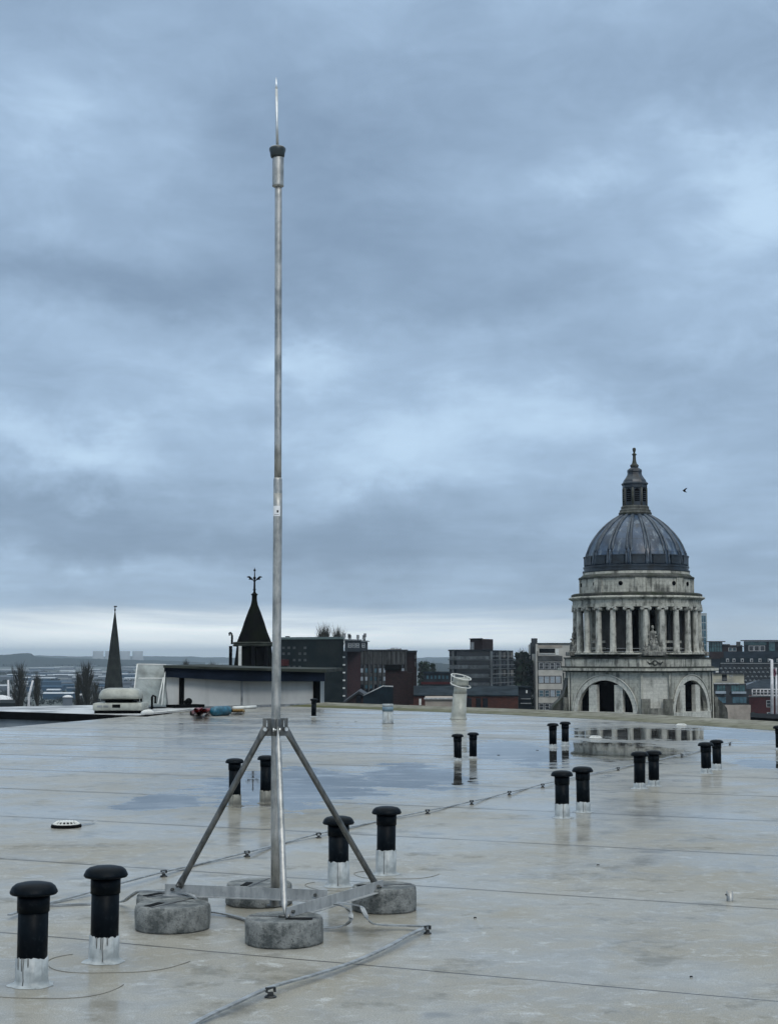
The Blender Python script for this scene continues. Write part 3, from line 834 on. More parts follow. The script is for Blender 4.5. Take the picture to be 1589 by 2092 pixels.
# ---------------------------------------------------------------- plant room
pr = thing('plant_room', 'long low white plant room with a navy fascia and flat roof', 'building', (W(500,HOR,52).x, 53, -.6))
fz = Fac.__new__(Fac); a_ = W(341, HOR, 49.0); b_ = W(648, HOR, 53.5)
fz.a = Vector((a_.x,a_.y,0)); fz.b = Vector((b_.x,b_.y,0)); fz.d = (fz.b-fz.a).normalized(); fz.n = Vector((fz.d.y,-fz.d.x,0)); fz.root = pr
if fz.n.y > 0: fz.n = -fz.n
bk = Vector((0, 6, 0))
MB().prism([(p.x,p.y) for p in (fz.a, fz.b, fz.b+bk, fz.a+bk)], -.6, fz.z(500,1383)).build('wall', M['white_wall'], pr)
fz.part('post', M['black'], [(367,373,1380,1441)], .003, .12)
fz.part('post', M['black'], [(640,650,1380,1448)], -.2, .12)
fz.part('panel_joint', M['grey_metal'], [(493,496,1384,1444)], .003, .03)
fz.part('skirting', M['black'], [(341,400,1439,1449)], .003, .5)
fz.part('kerb_trim', M['grey_metal'], [(400,640,1440,1446)], .003, .12)
# fascia in two straight runs with a kink, roof slab above
def roofslab(pts_px, y_top, y_bot, Yf, over, m_, name, parent, thick_back=6):
    pass
fa = [(336,1364,1383,48.6),(497,1369,1392,50.6),(664,1374,1392,53.2)]
mb = MB()
for (x0,t0,b0,Y0),(x1,t1,b1,Y1) in zip(fa[:-1], fa[1:]):
    mb.hexa(W(x0,b0,Y0), W(x1,b1,Y1), W(x1,t1,Y1), W(x0,t0,Y0), Vector((0,.25,0)))
mb.build('fascia', M['navy'], pr)
mb = MB()
P = [W(334,1364,48.4), W(497,1369,50.4), W(666,1374,53.0)]; Q = [W(334,1359,48.4), W(497,1364.5,50.4), W(666,1367,53.0)]
for i in range(2):
    a0, a1, t0, t1 = P[i], P[i+1], Q[i], Q[i+1]
    mb.hexa(a0, a1, t1, t0, Vector((.4, 6.5, .0)))
mb.build('roof', M['roofing'], pr)
# glazed lean-to
lt = thing('glazed_lean_to', 'cloudy glazed lean-to with white bars at the left end of the plant room', 'lean-to', (W(305,HOR,48).x, 48, -.3))
MB().hexa(W(270,1440,47.5), W(339,1440,48.5), W(340,1358,49.5), W(280,1357,49.0), (0,3,0)).build('glazing', M['poly'], lt)
fr = MB()
for a, b in (((271,1440),(281,1357)), ((281,1357),(340,1358)), ((284,1386),(335,1386)), ((339,1360),(331,1440)), ((334,1384),(323,1438))):
    Yx = lambda p: 48.2 + (1440-p[1])/83*1.0 - .75 + (p[0]-270)/70*.5
    fr.tube([W(a[0],a[1],Yx(a)-.1), W(b[0],b[1],Yx(b)-.1)], .022, 5)
fr.build('glazing_bar', M['white'], lt)
# clutter by the plant room
def lumps(name, label, cat, m_, pts, rad, Y, group=None):
    mb = MB()
    for (x_, y_), r_ in zip(pts, rad): mb.ball(W(x_, y_, Y), r_*Y/F, 10, (1, .8, .8))
    return tag(mb.build(name, m_, loc=W(pts[0][0], pts[0][1], Y)), label, cat, group)
# extract fan
fb = G(244, 1457); Y = fb.y
fan = thing('extract_fan', 'white rounded roof extract fan in front of the stone spire', 'roof fan', fb)
s_ = Y/F
def rrect(w, d, r, n=6):
    out = []
    for cx_, cy_, a0 in ((w-r,d-r,0),(-w+r,d-r,90),(-w+r,-d+r,180),(w-r,-d+r,270)):
        for k in range(n+1):
            a = R(a0+90*k/n); out.append((cx_+r*math.cos(a), cy_+r*math.sin(a)))
    return out
def loft(levels, c, name, m_, parent):
    mb = MB(); vs = []; n = None
    for w, d, r, z in levels:
        q = rrect(w, d, r); n = len(q); vs += [(c.x+x_, c.y+y_, z) for x_, y_ in q]
    fs = [(k*n+i, k*n+(i+1)%n, (k+1)*n+(i+1)%n, (k+1)*n+i) for k in range(len(levels)-1) for i in range(n)]
    mb.add(vs, fs, True)
    mb.f.append(tuple(range((len(levels)-1)*n, len(levels)*n))); mb.sm.append(True)
    mb.f.append(tuple(reversed(range(n)))); mb.sm.append(False)
    return mb.build(name, m_, parent)
zf = lambda py: W(244, py, Y).z
loft([(48*s_,.55,.08,0),(48*s_,.55,.08,zf(1451))], fb+Vector((0,.3,0)), 'kerb', M['black'], fan)
loft([(49*s_,.6,.06,zf(1451)),(50*s_,.62,.06,zf(1449)),(50*s_,.62,.06,zf(1437)),(46*s_,.55,.06,zf(1435.5))], fb+Vector((0,.3,0)), 'base_tray', M['cream'], fan)
loft([(30*s_,.4,.2,zf(1436)),(30*s_,.4,.2,zf(1428))], fb+Vector((0,.3,0)), 'throat', M['black'], fan)
loft([(40*s_,.5,.25,zf(1428)),(42.5*s_,.55,.3,zf(1427)),(42*s_,.55,.3,zf(1420)),(39*s_,.5,.3,zf(1412)),(34*s_,.42,.28,zf(1408)),(26*s_,.3,.2,zf(1406))], fb+Vector((0,.3,0)), 'cowl', M['cream'], fan)
mb = MB(); 
for x_ in (204,217,): mb.box(W(x_, 1443, Y-.33), (.14,.01,.05))
mb.build('nameplate', M['grey_metal'], fan)
MB().box(W(238, 1442.5, Y-.33), (.22,.012,.09)).build('vent_slot', M['black'], fan)
for x_, x2, nm in ((283,289,'black hooked rail just right of the extract fan'), (311,318,'black hooked rail against the glazed lean-to')):
    b0 = G(x_, 1449)
    tag(MB().tube([b0, W(x_,1424,b0.y), W(x_+2,1421,b0.y), W(x2,1423,b0.y), W(x2,1437,b0.y)], .035, 6).build('hook_rail', M['black'], loc=b0), nm, 'rail', 'hooked rails beside the fan')
b0 = W(386, 1433, 48.0)
tag(MB().ball(b0, .11, 14).ball(b0+Vector((-.08,0,-.03)), .08, 12).build('cable_bundle', M['black'], loc=b0), 'round black cable bundle against the plant room wall', 'cable')
def rodthing(name, label, cat, a, b, r, m_, head=None):
    A = G(*a, .04); B = G(*b, .06)
    t_ = thing(name, label, cat, A)
    MB().tube([A, B], r, 8).build('handle', m_, t_)
    if head: MB().ball(A, head, 12, (1.5,1,.8)).build('head', M['white'], t_)
    return t_
rodthing('paint_roller', 'white roller on a long pale pole lying left of the red tool', 'roller', (302,1457), (388,1449.5), .025, M['white'], .13)
rodthing('white_tube', 'white plastic tube lying at the right of the blue bottle', 'tube', (476,1446.5), (523,1444), .05, M['white'])
Yj = G(420,1453).y
mb = MB()
for p, q in (((392,1456),(412,1449)),((400,1450),(424,1453)),((408,1455),(430,1450))): mb.tube([G(*p,.05), G((p[0]+q[0])/2,(p[1]+q[1])/2,.22), G(*q,.06)], .06, 8)
t_ = thing('red_power_tool', 'red and black tool lying left of the blue bottle', 'tool', G(410,1455))
mb.build('tool_body', M['red'], t_)
MB().tube([G(393,1457,.06), G(400,1452,.15), G(408,1456,.05)], .07, 8).build('tool_grip', M['black'], t_)
t_ = thing('blue_bottle', 'blue cylindrical bottle lying on the roof by the plant room', 'bottle', G(450,1453))
A = G(433,1453.5,.13); B = G(468,1451.5,.13)
MB().tube([A, A.lerp(B,.06), A.lerp(B,.12), A.lerp(B,.9), A.lerp(B,.96), B], [.05,.11,.135,.135,.11,.05], 16).build('bottle_body', M['blue'], t_)
MB().tube([B, B+Vector((.10,0,0))], .04, 8).build('bottle_neck', M['black'], t_)
mb = MB()
for k in range(4): mb.tube([G(472+k*6,1453,.05), G(477+k*6,1451,.14), G(483+k*5,1453,.05)], .045, 7)
tag(mb.build('work_gloves', M['yellow'], loc=G(484,1453)), 'ochre work gloves beside the white tube', 'gloves')

# ---------------------------------------------------------------- domed tower
TCAMSCALE = .65; TGZ = H + (GZ - H)/TCAMSCALE   # modelled 20 m wide, then scaled about the camera to 13 m wide
TY = 200.0; TS = TY/F; TCX = 1301.0
tc = Vector((W(TCX, HOR, TY).x, TY, 0))
def tz(py): return W(TCX, py, TY).z
tower = thing('domed_tower', 'tall domed stone clock tower with a ring of columns and arched base', 'tower', (tc.x, tc.y, TGZ))
TH = R(31.4)
# local frame: left face normal points to camera rotated; angle measured from -Y toward -X (left)
view = math.atan2(-tc.y, -tc.x)
nL = view - TH      # direction angle of left face normal
base = nL
def oct_poly(ap, ch):   # square with chamfers, apothem ap, chamfer leg ch
    out = []
    for k in range(4):
        a = base + k*math.pi/2
        n = Vector((math.cos(a), math.sin(a), 0)); d = Vector((-n.y, n.x, 0))
        out += [tc + n*ap - d*(ap-ch), tc + n*ap + d*(ap-ch)]
    return [(p.x, p.y) for p in out]
AP = 122*TS; CHM = 42*TS
# solid corner piers + faces with arch openings, near-black block inside as the unlit room
def archwall(k, name='arch_wall'):
    a = base + k*math.pi/2
    n = Vector((math.cos(a), math.sin(a), 0)); d = Vector((-n.y, n.x, 0))
    hw = AP - CHM; z0 = TGZ; z1 = tz(1372)
    zs = tz(1452)           # springing/sill
    r = 64*TS               # arch radius
    zt_ = zs + r*1.06
    thick = .55
    mb = MB(); N = 28
    out_f = [];
    arc = [(-r*math.cos(math.pi*i/N), zs + r*.98*math.sin(math.pi*i/N)) for i in range(N+1)]
    # front face as quads between arch and top
    def P(u, z, dep): 
        v = tc + n*(AP-dep) + d*u; return (v.x, v.y, z)
    vs = []; fs = []
    for dep in (0, thick):
        for (u, z) in arc: vs.append(P(u, z, dep))
        for i in range(N+1):
            u = -hw + 2*hw*i/N; vs.append(P(u, z1, dep))
    K = 2*(N+1)
    for i in range(N):
        fs.append((i, i+1, N+1+i+1, N+1+i)); fs.append((K+i, K+N+1+i, K+N+1+i+1, K+i+1))
        fs.append((i, K+i, K+i+1, i+1))
    mb.add(vs, fs)
    # jamb triangles (left and right) and wall below
    for sgn in (-1, 1):
        ua, ub = sorted((sgn*r, sgn*hw))
        e = 0 if sgn < 0 else N
        va = [P(sgn*r, zs, 0), P(sgn*hw, zs, 0), P(sgn*hw, z1, 0)]
        mb.add(va, [(0,1,2)])
    mb.hexa(P(-hw, z0, 0), P(hw, z0, 0), P(hw, zs, 0), P(-hw, zs, 0), -n*thick)
    w = mb.build(name, M['stone'], tower)
    # archivolt
    av = MB(); 
    r1, r2 = r, r*1.14; vs = []; fs = []
    for dep in (-.10, .25):
        for rr in (r1, r2):
            for i in range(N+1):
                q = math.pi*i/N; vs.append(P(-rr*math.cos(q), zs + rr*.98*math.sin(q), dep))
    L = N+1
    for i in range(N):
        fs += [(i, i+1, L+i+1, L+i), (2*L+i, 3*L+i, 3*L+i+1, 2*L+i+1), (i, 2*L+i, 2*L+i+1, i+1), (L+i, L+i+1, 3*L+i+1, 3*L+i)]
    av.add(vs, fs)
    r3 = r*1.17
    av.tube([P(-r3*math.cos(math.pi*i/N), zs + r3*.98*math.sin(math.pi*i/N), -.14) for i in range(N+1)], .09, 5)
    av.build('archivolt', M['stone_clean'], tower)
    # two pilasters inside the opening
    for u0, u1 in ((-39, -20), (20, 39)):
        u0 *= TS; u1 *= TS
        um = max(abs(u0), abs(u1)); ztop = zs + .98*math.sqrt(max(r*r-um*um, .01)) + .25
        mb = MB().hexa(P(u0, zs, .12), P(u1, zs, .12), P(u1, ztop, .12), P(u0, ztop, .12), -n*.55)
        mb.build('arch_pier', M['stone_clean'], tower)
    mb = MB().hexa(P(-r*1.15, zs-.15, -.2), P(r*1.15, zs-.15, -.2), P(r*1.15, zs+.05, -.2), P(-r*1.15, zs+.05, -.2), -n*1.2)
    mb.build('sill', M['stone_clean'], tower)
    MB().hexa(P(-r*1.15, z0, -.12), P(r*1.15, z0, -.12), P(r*1.15, zs-.16, -.12), P(-r*1.15, zs-.16, -.12), n*.05).build('apron', M['stone_clean'], tower)
for k in range(4): archwall(k)
MB().prism(oct_poly(AP-1.0, CHM*.97), TGZ, tz(1374)).build('inner_room', M['void'], tower)  # solid block, the room's shade put into its near-black colour
# chamfer piers with recessed panel and stepped sooty foot
for k in range(4):
    a = base + k*math.pi/2 + math.pi/4
    n = Vector((math.cos(a), math.sin(a), 0)); d = Vector((-n.y, n.x, 0))
    rc = (AP - CHM/2)*math.sqrt(2); hw = CHM/math.sqrt(2)
    def P(u, z, dep): 
        v = tc + n*(rc-dep) + d*u; return Vector((v.x, v.y, z))
    MB().hexa(P(-hw,TGZ,0), P(hw,TGZ,0), P(hw,tz(1372),0), P(-hw,tz(1372),0), -n*1.5).build('corner_pier', M['stone_clean'] if k in (0,) else M['stone'], tower)
    mb = MB()
    for sg in (-1, 1):
        x0, x1 = (-hw, -hw*.86) if sg < 0 else (hw*.86, hw)
        mb.hexa(P(x0,TGZ,-.18), P(x1,TGZ,-.18), P(x1,tz(1374),-.18), P(x0,tz(1374),-.18), n*.16)
    mb.build('pier_strip', M['stone'], tower)
    mb = MB()
    mb.hexa(P(-hw*1.02,TGZ,-.5), P(hw*1.02,TGZ,-.5), P(hw*1.02,tz(1442),-.5), P(-hw*1.02,tz(1442),-.5), n*.48)
    mb.hexa(P(-hw*1.02,tz(1442),-.45), P(-hw*.45,tz(1442),-.45), P(-hw*.45,tz(1424),-.45), P(-hw*1.02,tz(1424),-.45), n*.43)
    mb.hexa(P(hw*.45,tz(1442),-.45), P(hw*1.02,tz(1442),-.45), P(hw*1.02,tz(1424),-.45), P(hw*.45,tz(1424),-.45), n*.43)
    mb.build('sooty_plinth', M['stone_mid'], tower)
    if k in (1, 3, 2):
        # scroll buttress sweeping out at the foot
        mb = MB(); pr_ = []
        for z_, o_ in ((1385,.25),(1400,.4),(1415,.7),(1428,1.2),(1438,1.9),(1447,2.3),(1458,2.4)):
            pr_.append((tz(z_), o_))
        vs = []
        for z, o_ in pr_:
            for u in (-hw*.55, hw*.55):
                vs.append(P(u, z, -o_)); vs.append(P(u, z, .0))
        fs = []
        for i in range(len(pr_)-1):
            b4 = i*4
            fs += [(b4, b4+2, b4+6, b4+4), (b4, b4+4, b4+5, b4+1), (b4+2, b4+3, b4+7, b4+6)]
        mb.add(vs, fs)
        mb.hexa(P(-hw*.55,TGZ,-2.4), P(hw*.55,TGZ,-2.4), P(hw*.55,tz(1458),-2.4), P(-hw*.55,tz(1458),-2.4), -n*2.4)
        mb.build('scroll_buttress', M['stone_dark'], tower)
def octring(y_top, y_bot, ap, ch, name, m_):
    MB().prism(oct_poly(ap, ch), tz(y_bot), tz(y_top)).build(name, m_, tower)
octring(1369.5, 1372.5, AP+.25, CHM, 'architrave', M['stone_dark'])
octring(1364.5, 1369.5, AP+.75, CHM*1.0, 'cornice', M['stone'])
octring(1361, 1364.5, AP+.35, CHM, 'cornice_ledge', M['stone_black'])  # dark ledge-stone ring between cornice and attic
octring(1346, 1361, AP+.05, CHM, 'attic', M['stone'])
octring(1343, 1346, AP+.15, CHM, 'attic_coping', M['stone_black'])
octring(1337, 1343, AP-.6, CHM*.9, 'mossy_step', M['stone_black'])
# carved wreath on the attic
a = base + math.pi/4; n = Vector((math.cos(a), math.sin(a), 0)); d = Vector((-n.y, n.x, 0))
wc = tc + n*((AP+.05-CHM/2)*math.sqrt(2)+.05); wc.z = tz(1353.5)
mb = MB(); mb.tube([wc + d*.28*math.cos(q) + Vector((0,0,.28*math.sin(q))) for q in [2*math.pi*i/14 for i in range(15)]], .09, 6)
for sg in (-1,1): mb.tube([wc + d*sg*.35, wc + d*sg*.7 + Vector((0,0,-.12)), wc + d*sg*1.0 + Vector((0,0,.15))], [.12,.12,.05], 6)
mb.build('wreath', M['stone_dark'], tower)
# colonnade
MB().lathe([(126*TS+.6, tz(1337.5)), (126*TS+.6, tz(1334))], tc, 72).build('stylobate', M['stone'], tower)
MB().lathe([(58*TS, tz(1336)), (58*TS, tz(1240))], tc, 40).build('inner_core', M['void'], tower)  # shade behind the columns painted as a near-black core
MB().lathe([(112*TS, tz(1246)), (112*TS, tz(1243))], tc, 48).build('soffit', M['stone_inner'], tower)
CR = 124*TS
for i in range(24):
    a = view + R(7.5 + 15*i) + R(.5)
    c = tc + Vector((math.cos(a), math.sin(a), 0))*CR
    r0 = 6.4*TS
    mb = MB().lathe([(r0*1.35, tz(1334)), (r0*1.35, tz(1332.5)), (r0*1.15, tz(1331)), (r0*1.02, tz(1330)), (r0, tz(1310)), (r0*.97, tz(1290)), (r0*.86, tz(1250)), (r0*.84, tz(1249))], (c.x, c.y, 0), 16)
    co_ = mb.build('column', M['stone_col'], tower)
    cpm = MB(); dv = Vector((-math.sin(a), math.cos(a), 0)); on = Vector((math.cos(a), math.sin(a), 0))
    q = Vector((c.x, c.y, tz(1246.5)))
    cpm.box(Vector((c.x, c.y, tz(1244))), (r0*2.3, r0*2.5, .22), a)
    for sg in (-1,1):
        cpm.tube([q + dv*sg*r0*1.12 - on*r0*1.1 + Vector((0,0,-.02)), q + dv*sg*r0*1.12 + on*r0*1.15 + Vector((0,0,-.02))], .24, 10)
    cpm.build('capital', M['stone_col'], co_)
# inner pilasters, parapets and railing
for i in range(8):
    a = view + R(22.5-4 + 45*i)
    for da in (-R(10), R(10)):
        c = tc + Vector((math.cos(a+da), math.sin(a+da), 0))*98*TS
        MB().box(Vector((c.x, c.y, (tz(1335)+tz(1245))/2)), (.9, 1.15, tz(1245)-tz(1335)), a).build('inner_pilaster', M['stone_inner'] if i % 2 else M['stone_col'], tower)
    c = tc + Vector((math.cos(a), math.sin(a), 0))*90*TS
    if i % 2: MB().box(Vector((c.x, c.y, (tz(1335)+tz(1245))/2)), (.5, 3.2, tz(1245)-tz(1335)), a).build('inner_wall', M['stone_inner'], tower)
for py, th in ((1312, .3), (1325, .3)):
    mb = MB()
    for i in range(72):
        a0 = 2*math.pi*i/72; a1 = 2*math.pi*(i+1)/72
        if (i//9) % 2: continue
        p = [tc + Vector((math.cos(q), math.sin(q), 0))*r_ for q in (a0, a1) for r_ in (108*TS,)]
        z = tz(py)
        mb.hexa((p[0].x,p[0].y,z-th/2),(p[1].x,p[1].y,z-th/2),(p[1].x,p[1].y,z+th/2),(p[0].x,p[0].y,z+th/2), (tc-p[0]).normalized()*.3)
    mb.build('gallery_parapet', M['stone_col'], tower)
mb = MB()
for py in (1325.5, 1331.5):
    mb.tube([tc + Vector((math.cos(2*math.pi*i/60)*118*TS, math.sin(2*math.pi*i/60)*118*TS, tz(py))) for i in range(61)], .05, 5)
mb.build('railing', M['grey_metal'], tower)
# entablature and drum
RR = lambda px: px*TS
MB().lathe([(RR(120), tz(1243)), (RR(131), tz(1242.9)), (RR(131), tz(1237)), (RR(129.5), tz(1236.5)), (RR(129.5), tz(1229)), (RR(131), tz(1228))], tc, 72, smooth=False).build('entablature', M['stone'], tower)
MB().lathe([(RR(131), tz(1228)), (RR(134), tz(1226)), (RR(137.5), tz(1224.5)), (RR(137.5), tz(1222.5)), (RR(135), tz(1221))], tc, 72, smooth=False).build('main_cornice', M['stone'], tower)
MB().lathe([(RR(132), tz(1222)), (RR(132), tz(1216)), (RR(128), tz(1214)), (RR(112), tz(1213))], tc, 72, smooth=False).build('blocking_course', M['stone_black'], tower)
MB().lathe([(RR(113), tz(1216)), (RR(113), tz(1185)), (RR(110), tz(1184))], tc, 72, smooth=False).build('drum', M['stone'], tower)
for i in range(8):
    a = view + R(4 + 45*i); c = tc + Vector((math.cos(a), math.sin(a), 0))*RR(113)
    MB().box(Vector((c.x, c.y, (tz(1216)+tz(1184))/2)), (.3, 1.3, tz(1184)-tz(1216)), a).build('drum_pier', M['stone'], tower)
for th_ in (-77, -46, -15.5, 40.5, 63, 100, 130, 160, 190, 220, 250):
    a = view + R(th_); c = tc + Vector((math.cos(a), math.sin(a), 0))*RR(113.0)
    o_ = Vector((math.cos(a), math.sin(a), 0))
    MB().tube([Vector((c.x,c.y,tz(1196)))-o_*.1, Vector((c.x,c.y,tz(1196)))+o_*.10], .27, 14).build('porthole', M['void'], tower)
MB().lathe([(RR(113), tz(1185)), (RR(117), tz(1184)), (RR(117), tz(1181)), (RR(114), tz(1180.5)), (RR(109), tz(1176))], tc, 72, smooth=False).build('drum_cornice', M['stone_dark'], tower)
MB().lathe([(RR(110), tz(1180)), (RR(108), tz(1176)), (RR(107.5), tz(1170)), (RR(106), tz(1169.5))], tc, 72, smooth=False).build('dome_plinth', M['stone'], tower)
MB().lathe([(RR(107), tz(1172)), (RR(108.5), tz(1170)), (RR(108.5), tz(1167.5)), (RR(105.5), tz(1167)), (RR(105.5), tz(1162.5)), (RR(107), tz(1162)), (RR(107), tz(1159)), (RR(104), tz(1158))], tc, 72, smooth=False).build('dome_base_mouldings', M['lead_dark'], tower)
dp = [(104,1160),(104,1152),(103,1143),(101.5,1134),(98.5,1126),(94.5,1116),(89.8,1107.5),(83.5,1098),(76,1088.7),(67,1079),(57,1070),(46,1062),(34,1055),(28,1052)]
dome = MB().lathe([(RR(r_-1.5), tz(y_)) for r_, y_ in dp], tc, 96).build('dome', M['lead'], tower)
for i in range(16):
    a = view + R(11.25 + 22.5*i) + R(3)
    for da in (-1, 1):
        mb = MB(); pts = []
        for r_, y_ in dp:
            ang = a + da*R(2.3)*(1 if r_ > 45 else .8 + (r_/225)) 
            pts.append(tc + Vector((math.cos(ang)*RR(r_-.8), math.sin(ang)*RR(r_-.8), tz(y_))))
        mb.tube(pts, .17, 6); mb.build('rib', M['lead_rib'], dome)
# low panels around the foot of the dome
for i in range(16):
    a = view + R(22.5*i) + R(3); c = tc + Vector((math.cos(a), math.sin(a), 0))*RR(102.4)
    mb = MB(); mb.box(Vector((c.x, c.y, tz(1148))), (.35, 1.55, 1.0), a); mb.box(Vector((c.x, c.y, tz(1139.2))), (.5, 1.8, .14), a)
    mb.build('dome_panel', M['lead_dark'], dome)
# lantern
MB().lathe([(RR(r_), tz(y_)) for r_, y_ in ((29,1055),(33,1052),(34,1049),(31.5,1046),(31.5,1043),(28.5,1041),(28.5,1036),(26,1034))], tc, 32, smooth=False).build('lantern_base', M['stone_dark'], tower)
lan = MB().lathe([(RR(24), tz(1036)), (RR(24), tz(996))], tc, 8, smooth=False, rot=view+R(22.5+12)).build('lantern', M['lead_dark'], tower)
for i in range(8):
    a = view + R(12 + 45*i); o_ = Vector((math.cos(a), math.sin(a), 0)); dv = Vector((-o_.y, o_.x, 0))
    c = tc + o_*RR(22.3)
    lb = MB().box(Vector((c.x, c.y, tz(1015))), (.10, .62, 1.35), a)
    lb.tube([Vector((c.x,c.y,tz(1004)))-o_*.05, Vector((c.x,c.y,tz(1004)))+o_*.05], .31, 12)
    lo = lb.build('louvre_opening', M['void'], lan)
    mb = MB()
    for k in range(5): mb.box(Vector((c.x, c.y, tz(1022-k*4))) + o_*.06, (.06, .56, .07), a)
    mb.build('louvre', M['lead_dark'], lo)
    b2_ = a + R(22.5); o2 = Vector((math.cos(b2_), math.sin(b2_), 0)); c2 = tc + o2*RR(24)
    MB().tube([Vector((c2.x,c2.y,tz(1036))), Vector((c2.x,c2.y,tz(998)))], .13, 8).build('lantern_shaft', M['stone_dark'], lan)
MB().lathe([(RR(r_), tz(y_)) for r_, y_ in ((24,999),(25.5,997),(25.5,992),(27.5,990),(27.5,987.5),(24.5,986),(22.5,981),(18,975),(15.2,970),(14.6,966),(15.4,964),(14.8,960),(10,956.5),(7,955))], tc, 8, smooth=False, rot=view+R(22.5+12)).build('lantern_roof', M['lead_dark'], tower)
MB().lathe([(RR(r_), tz(y_)) for r_, y_ in ((7,956),(9,952),(8.6,950.5),(5,947),(3.6,940),(3,931),(4,930),(5.4,928.5),(3,927),(1.8,924),(3,922),(3.7,918.5),(3,915.5),(.5,914.5))], tc, 16).build('finial', M['stone_dark'], tower)
# statue groups at the corners
def statue(ang, rad, hpx, label, wide=1.0):
    c = tc + Vector((math.cos(ang), math.sin(ang), 0))*rad
    o_ = Vector((math.cos(ang), math.sin(ang), 0)); dv = Vector((-o_.y, o_.x, 0))
    z0 = tz(1337); z1 = tz(1337-hpx); h = z1-z0
    me = MB()
    rs = random.Random(int(ang*100))
    def b(u, o, z, r, s=(1,1,1.2)): me.ball(c + dv*u*h*1.05 + o_*o*h + Vector((0,0,z0+z*h)), r*h*.80, 10, s)
    # seated draped figure over two smaller ones
    for u, o, z, r in ((0,0,.08,.20),(-.16,0,.08,.16),(.16,0,.08,.16),(0,.05,.25,.17),(-.12,.03,.22,.12),(.12,.03,.22,.12),(-.08,.08,.35,.10),(.09,.08,.36,.10),(0,0,.45,.13),(0,0,.58,.115),(0,0,.68,.12),(-.09,0,.72,.06),(.09,0,.72,.06),(-.13,.04,.62,.05),(.13,.05,.60,.05),(-.10,.1,.52,.045),(.09,.1,.50,.045),(0,0,.80,.045),(0,.01,.885,.062),(0,0,.92,.06),
                       (-.26,.02,.16,.10),(-.27,.02,.30,.075),(-.26,.02,.40,.048),(.26,.02,.16,.10),(.28,.02,.28,.075),(.27,.02,.38,.048),(-.2,.08,.12,.09),(.2,.08,.13,.09)):
        b(u*wide, o, z, r)
    me.box(c + Vector((0,0,z0+.02*h)), (h*.5, h*.75, h*.14), ang)
    ob = me.build('statue_group', M['stone_statue'], tower)
    rm = ob.modifiers.new('r', 'REMESH'); rm.mode = 'VOXEL'; rm.voxel_size = .07; rm.use_smooth_shade = True
for k in range(4):
    a = base + k*math.pi/2 + math.pi/4
    statue(a, (AP-CHM/2)*math.sqrt(2)-.9, 59, '')

tower.scale = (TCAMSCALE, TCAMSCALE, TCAMSCALE); tower.location = (tc.x*TCAMSCALE, tc.y*TCAMSCALE, GZ)  # whole tower shrunk and pulled in along the line of sight to the camera
# ---------------------------------------------------------------- black turret
TU = 114.0; us = TU/F
uc = Vector((W(519,HOR,TU).x, TU, 0)); uz = lambda py: W(519, py, TU).z
tur = thing('slate_turret', 'black conical turret roof with an iron cross finial behind the plant room', 'turret', (uc.x, uc.y, GZ))
MB().lathe([(40*us, GZ), (41*us, uz(1365)), (37*us, uz(1335)), (35*us, uz(1316))], uc, 8, smooth=False, rot=.2).build('turret_body', M['slate_black'], tur)
MB().lathe([(r_*us, uz(y_)) for r_, y_ in ((37,1317),(36,1314),(33,1306),(26.5,1290),(20.5,1271),(13,1250),(7.3,1236),(5.4,1226),(5.2,1217),(7.4,1214.5),(4,1212),(2,1209))], uc, 12, smooth=False).build('turret_roof', M['slate_black'], tur)
mb = MB()
for py in (1314, 1318.5): mb.tube([uc + Vector((41*us*math.cos(2*math.pi*i/12), 41*us*math.sin(2*math.pi*i/12), uz(py))) for i in range(13)], .09, 5)
mb.build('gallery_rail', M['roofing'], tur)
for x_ in (-43,-24, 2, 28):
    w_ = W(519+x_, HOR, TU)
    MB().box(Vector((w_.x, TU-1.62, (uz(1320)+uz(1372))/2)), (.22,.2,uz(1320)-uz(1372))).build('gallery_post', M['iron'] if x_ != -24 else M['white'], tur)
fin = MB().tube([uc+Vector((0,0,uz(1212))), uc+Vector((0,0,uz(1195))), uc+Vector((0,0,uz(1182))), uc+Vector((0,0,uz(1160)))], [.085,.075,.055,.02], 8)
fin.ball(uc+Vector((0,0,uz(1165))), .09, 8); fin.ball(uc+Vector((0,0,uz(1181))), .12, 8); fin.lathe([(.05,uz(1206)),(.16,uz(1205)),(.05,uz(1203.5))], uc, 10)
for sg in (-1,1):
    fin.tube([uc+Vector((0,0,uz(1190))), uc+Vector((sg*3*us,0,uz(1185))), uc+Vector((sg*8*us,0,uz(1182))), uc+Vector((sg*11*us,0,uz(1178.5))), uc+Vector((sg*15.5*us,0,uz(1179)))], [.035,.035,.11,.08,.03], 6)
    fin.tube([uc+Vector((sg*8*us,0,uz(1182))), uc+Vector((sg*11.5*us,0,uz(1184)))], [.08,.03], 6)
fin.build('iron_finial', M['iron'], tur)
hk = [W(474,1316,TU), W(474.5,1300,TU), W(473.5,1295,TU), W(471,1292.5,TU), W(468.3,1294,TU), W(468.5,1297,TU), W(470.5,1297,TU)]
tag(MB().tube(hk, .08, 6).build('iron_crook', M['iron'], loc=hk[0]), 'thin curled iron crook left of the black turret', 'crook')

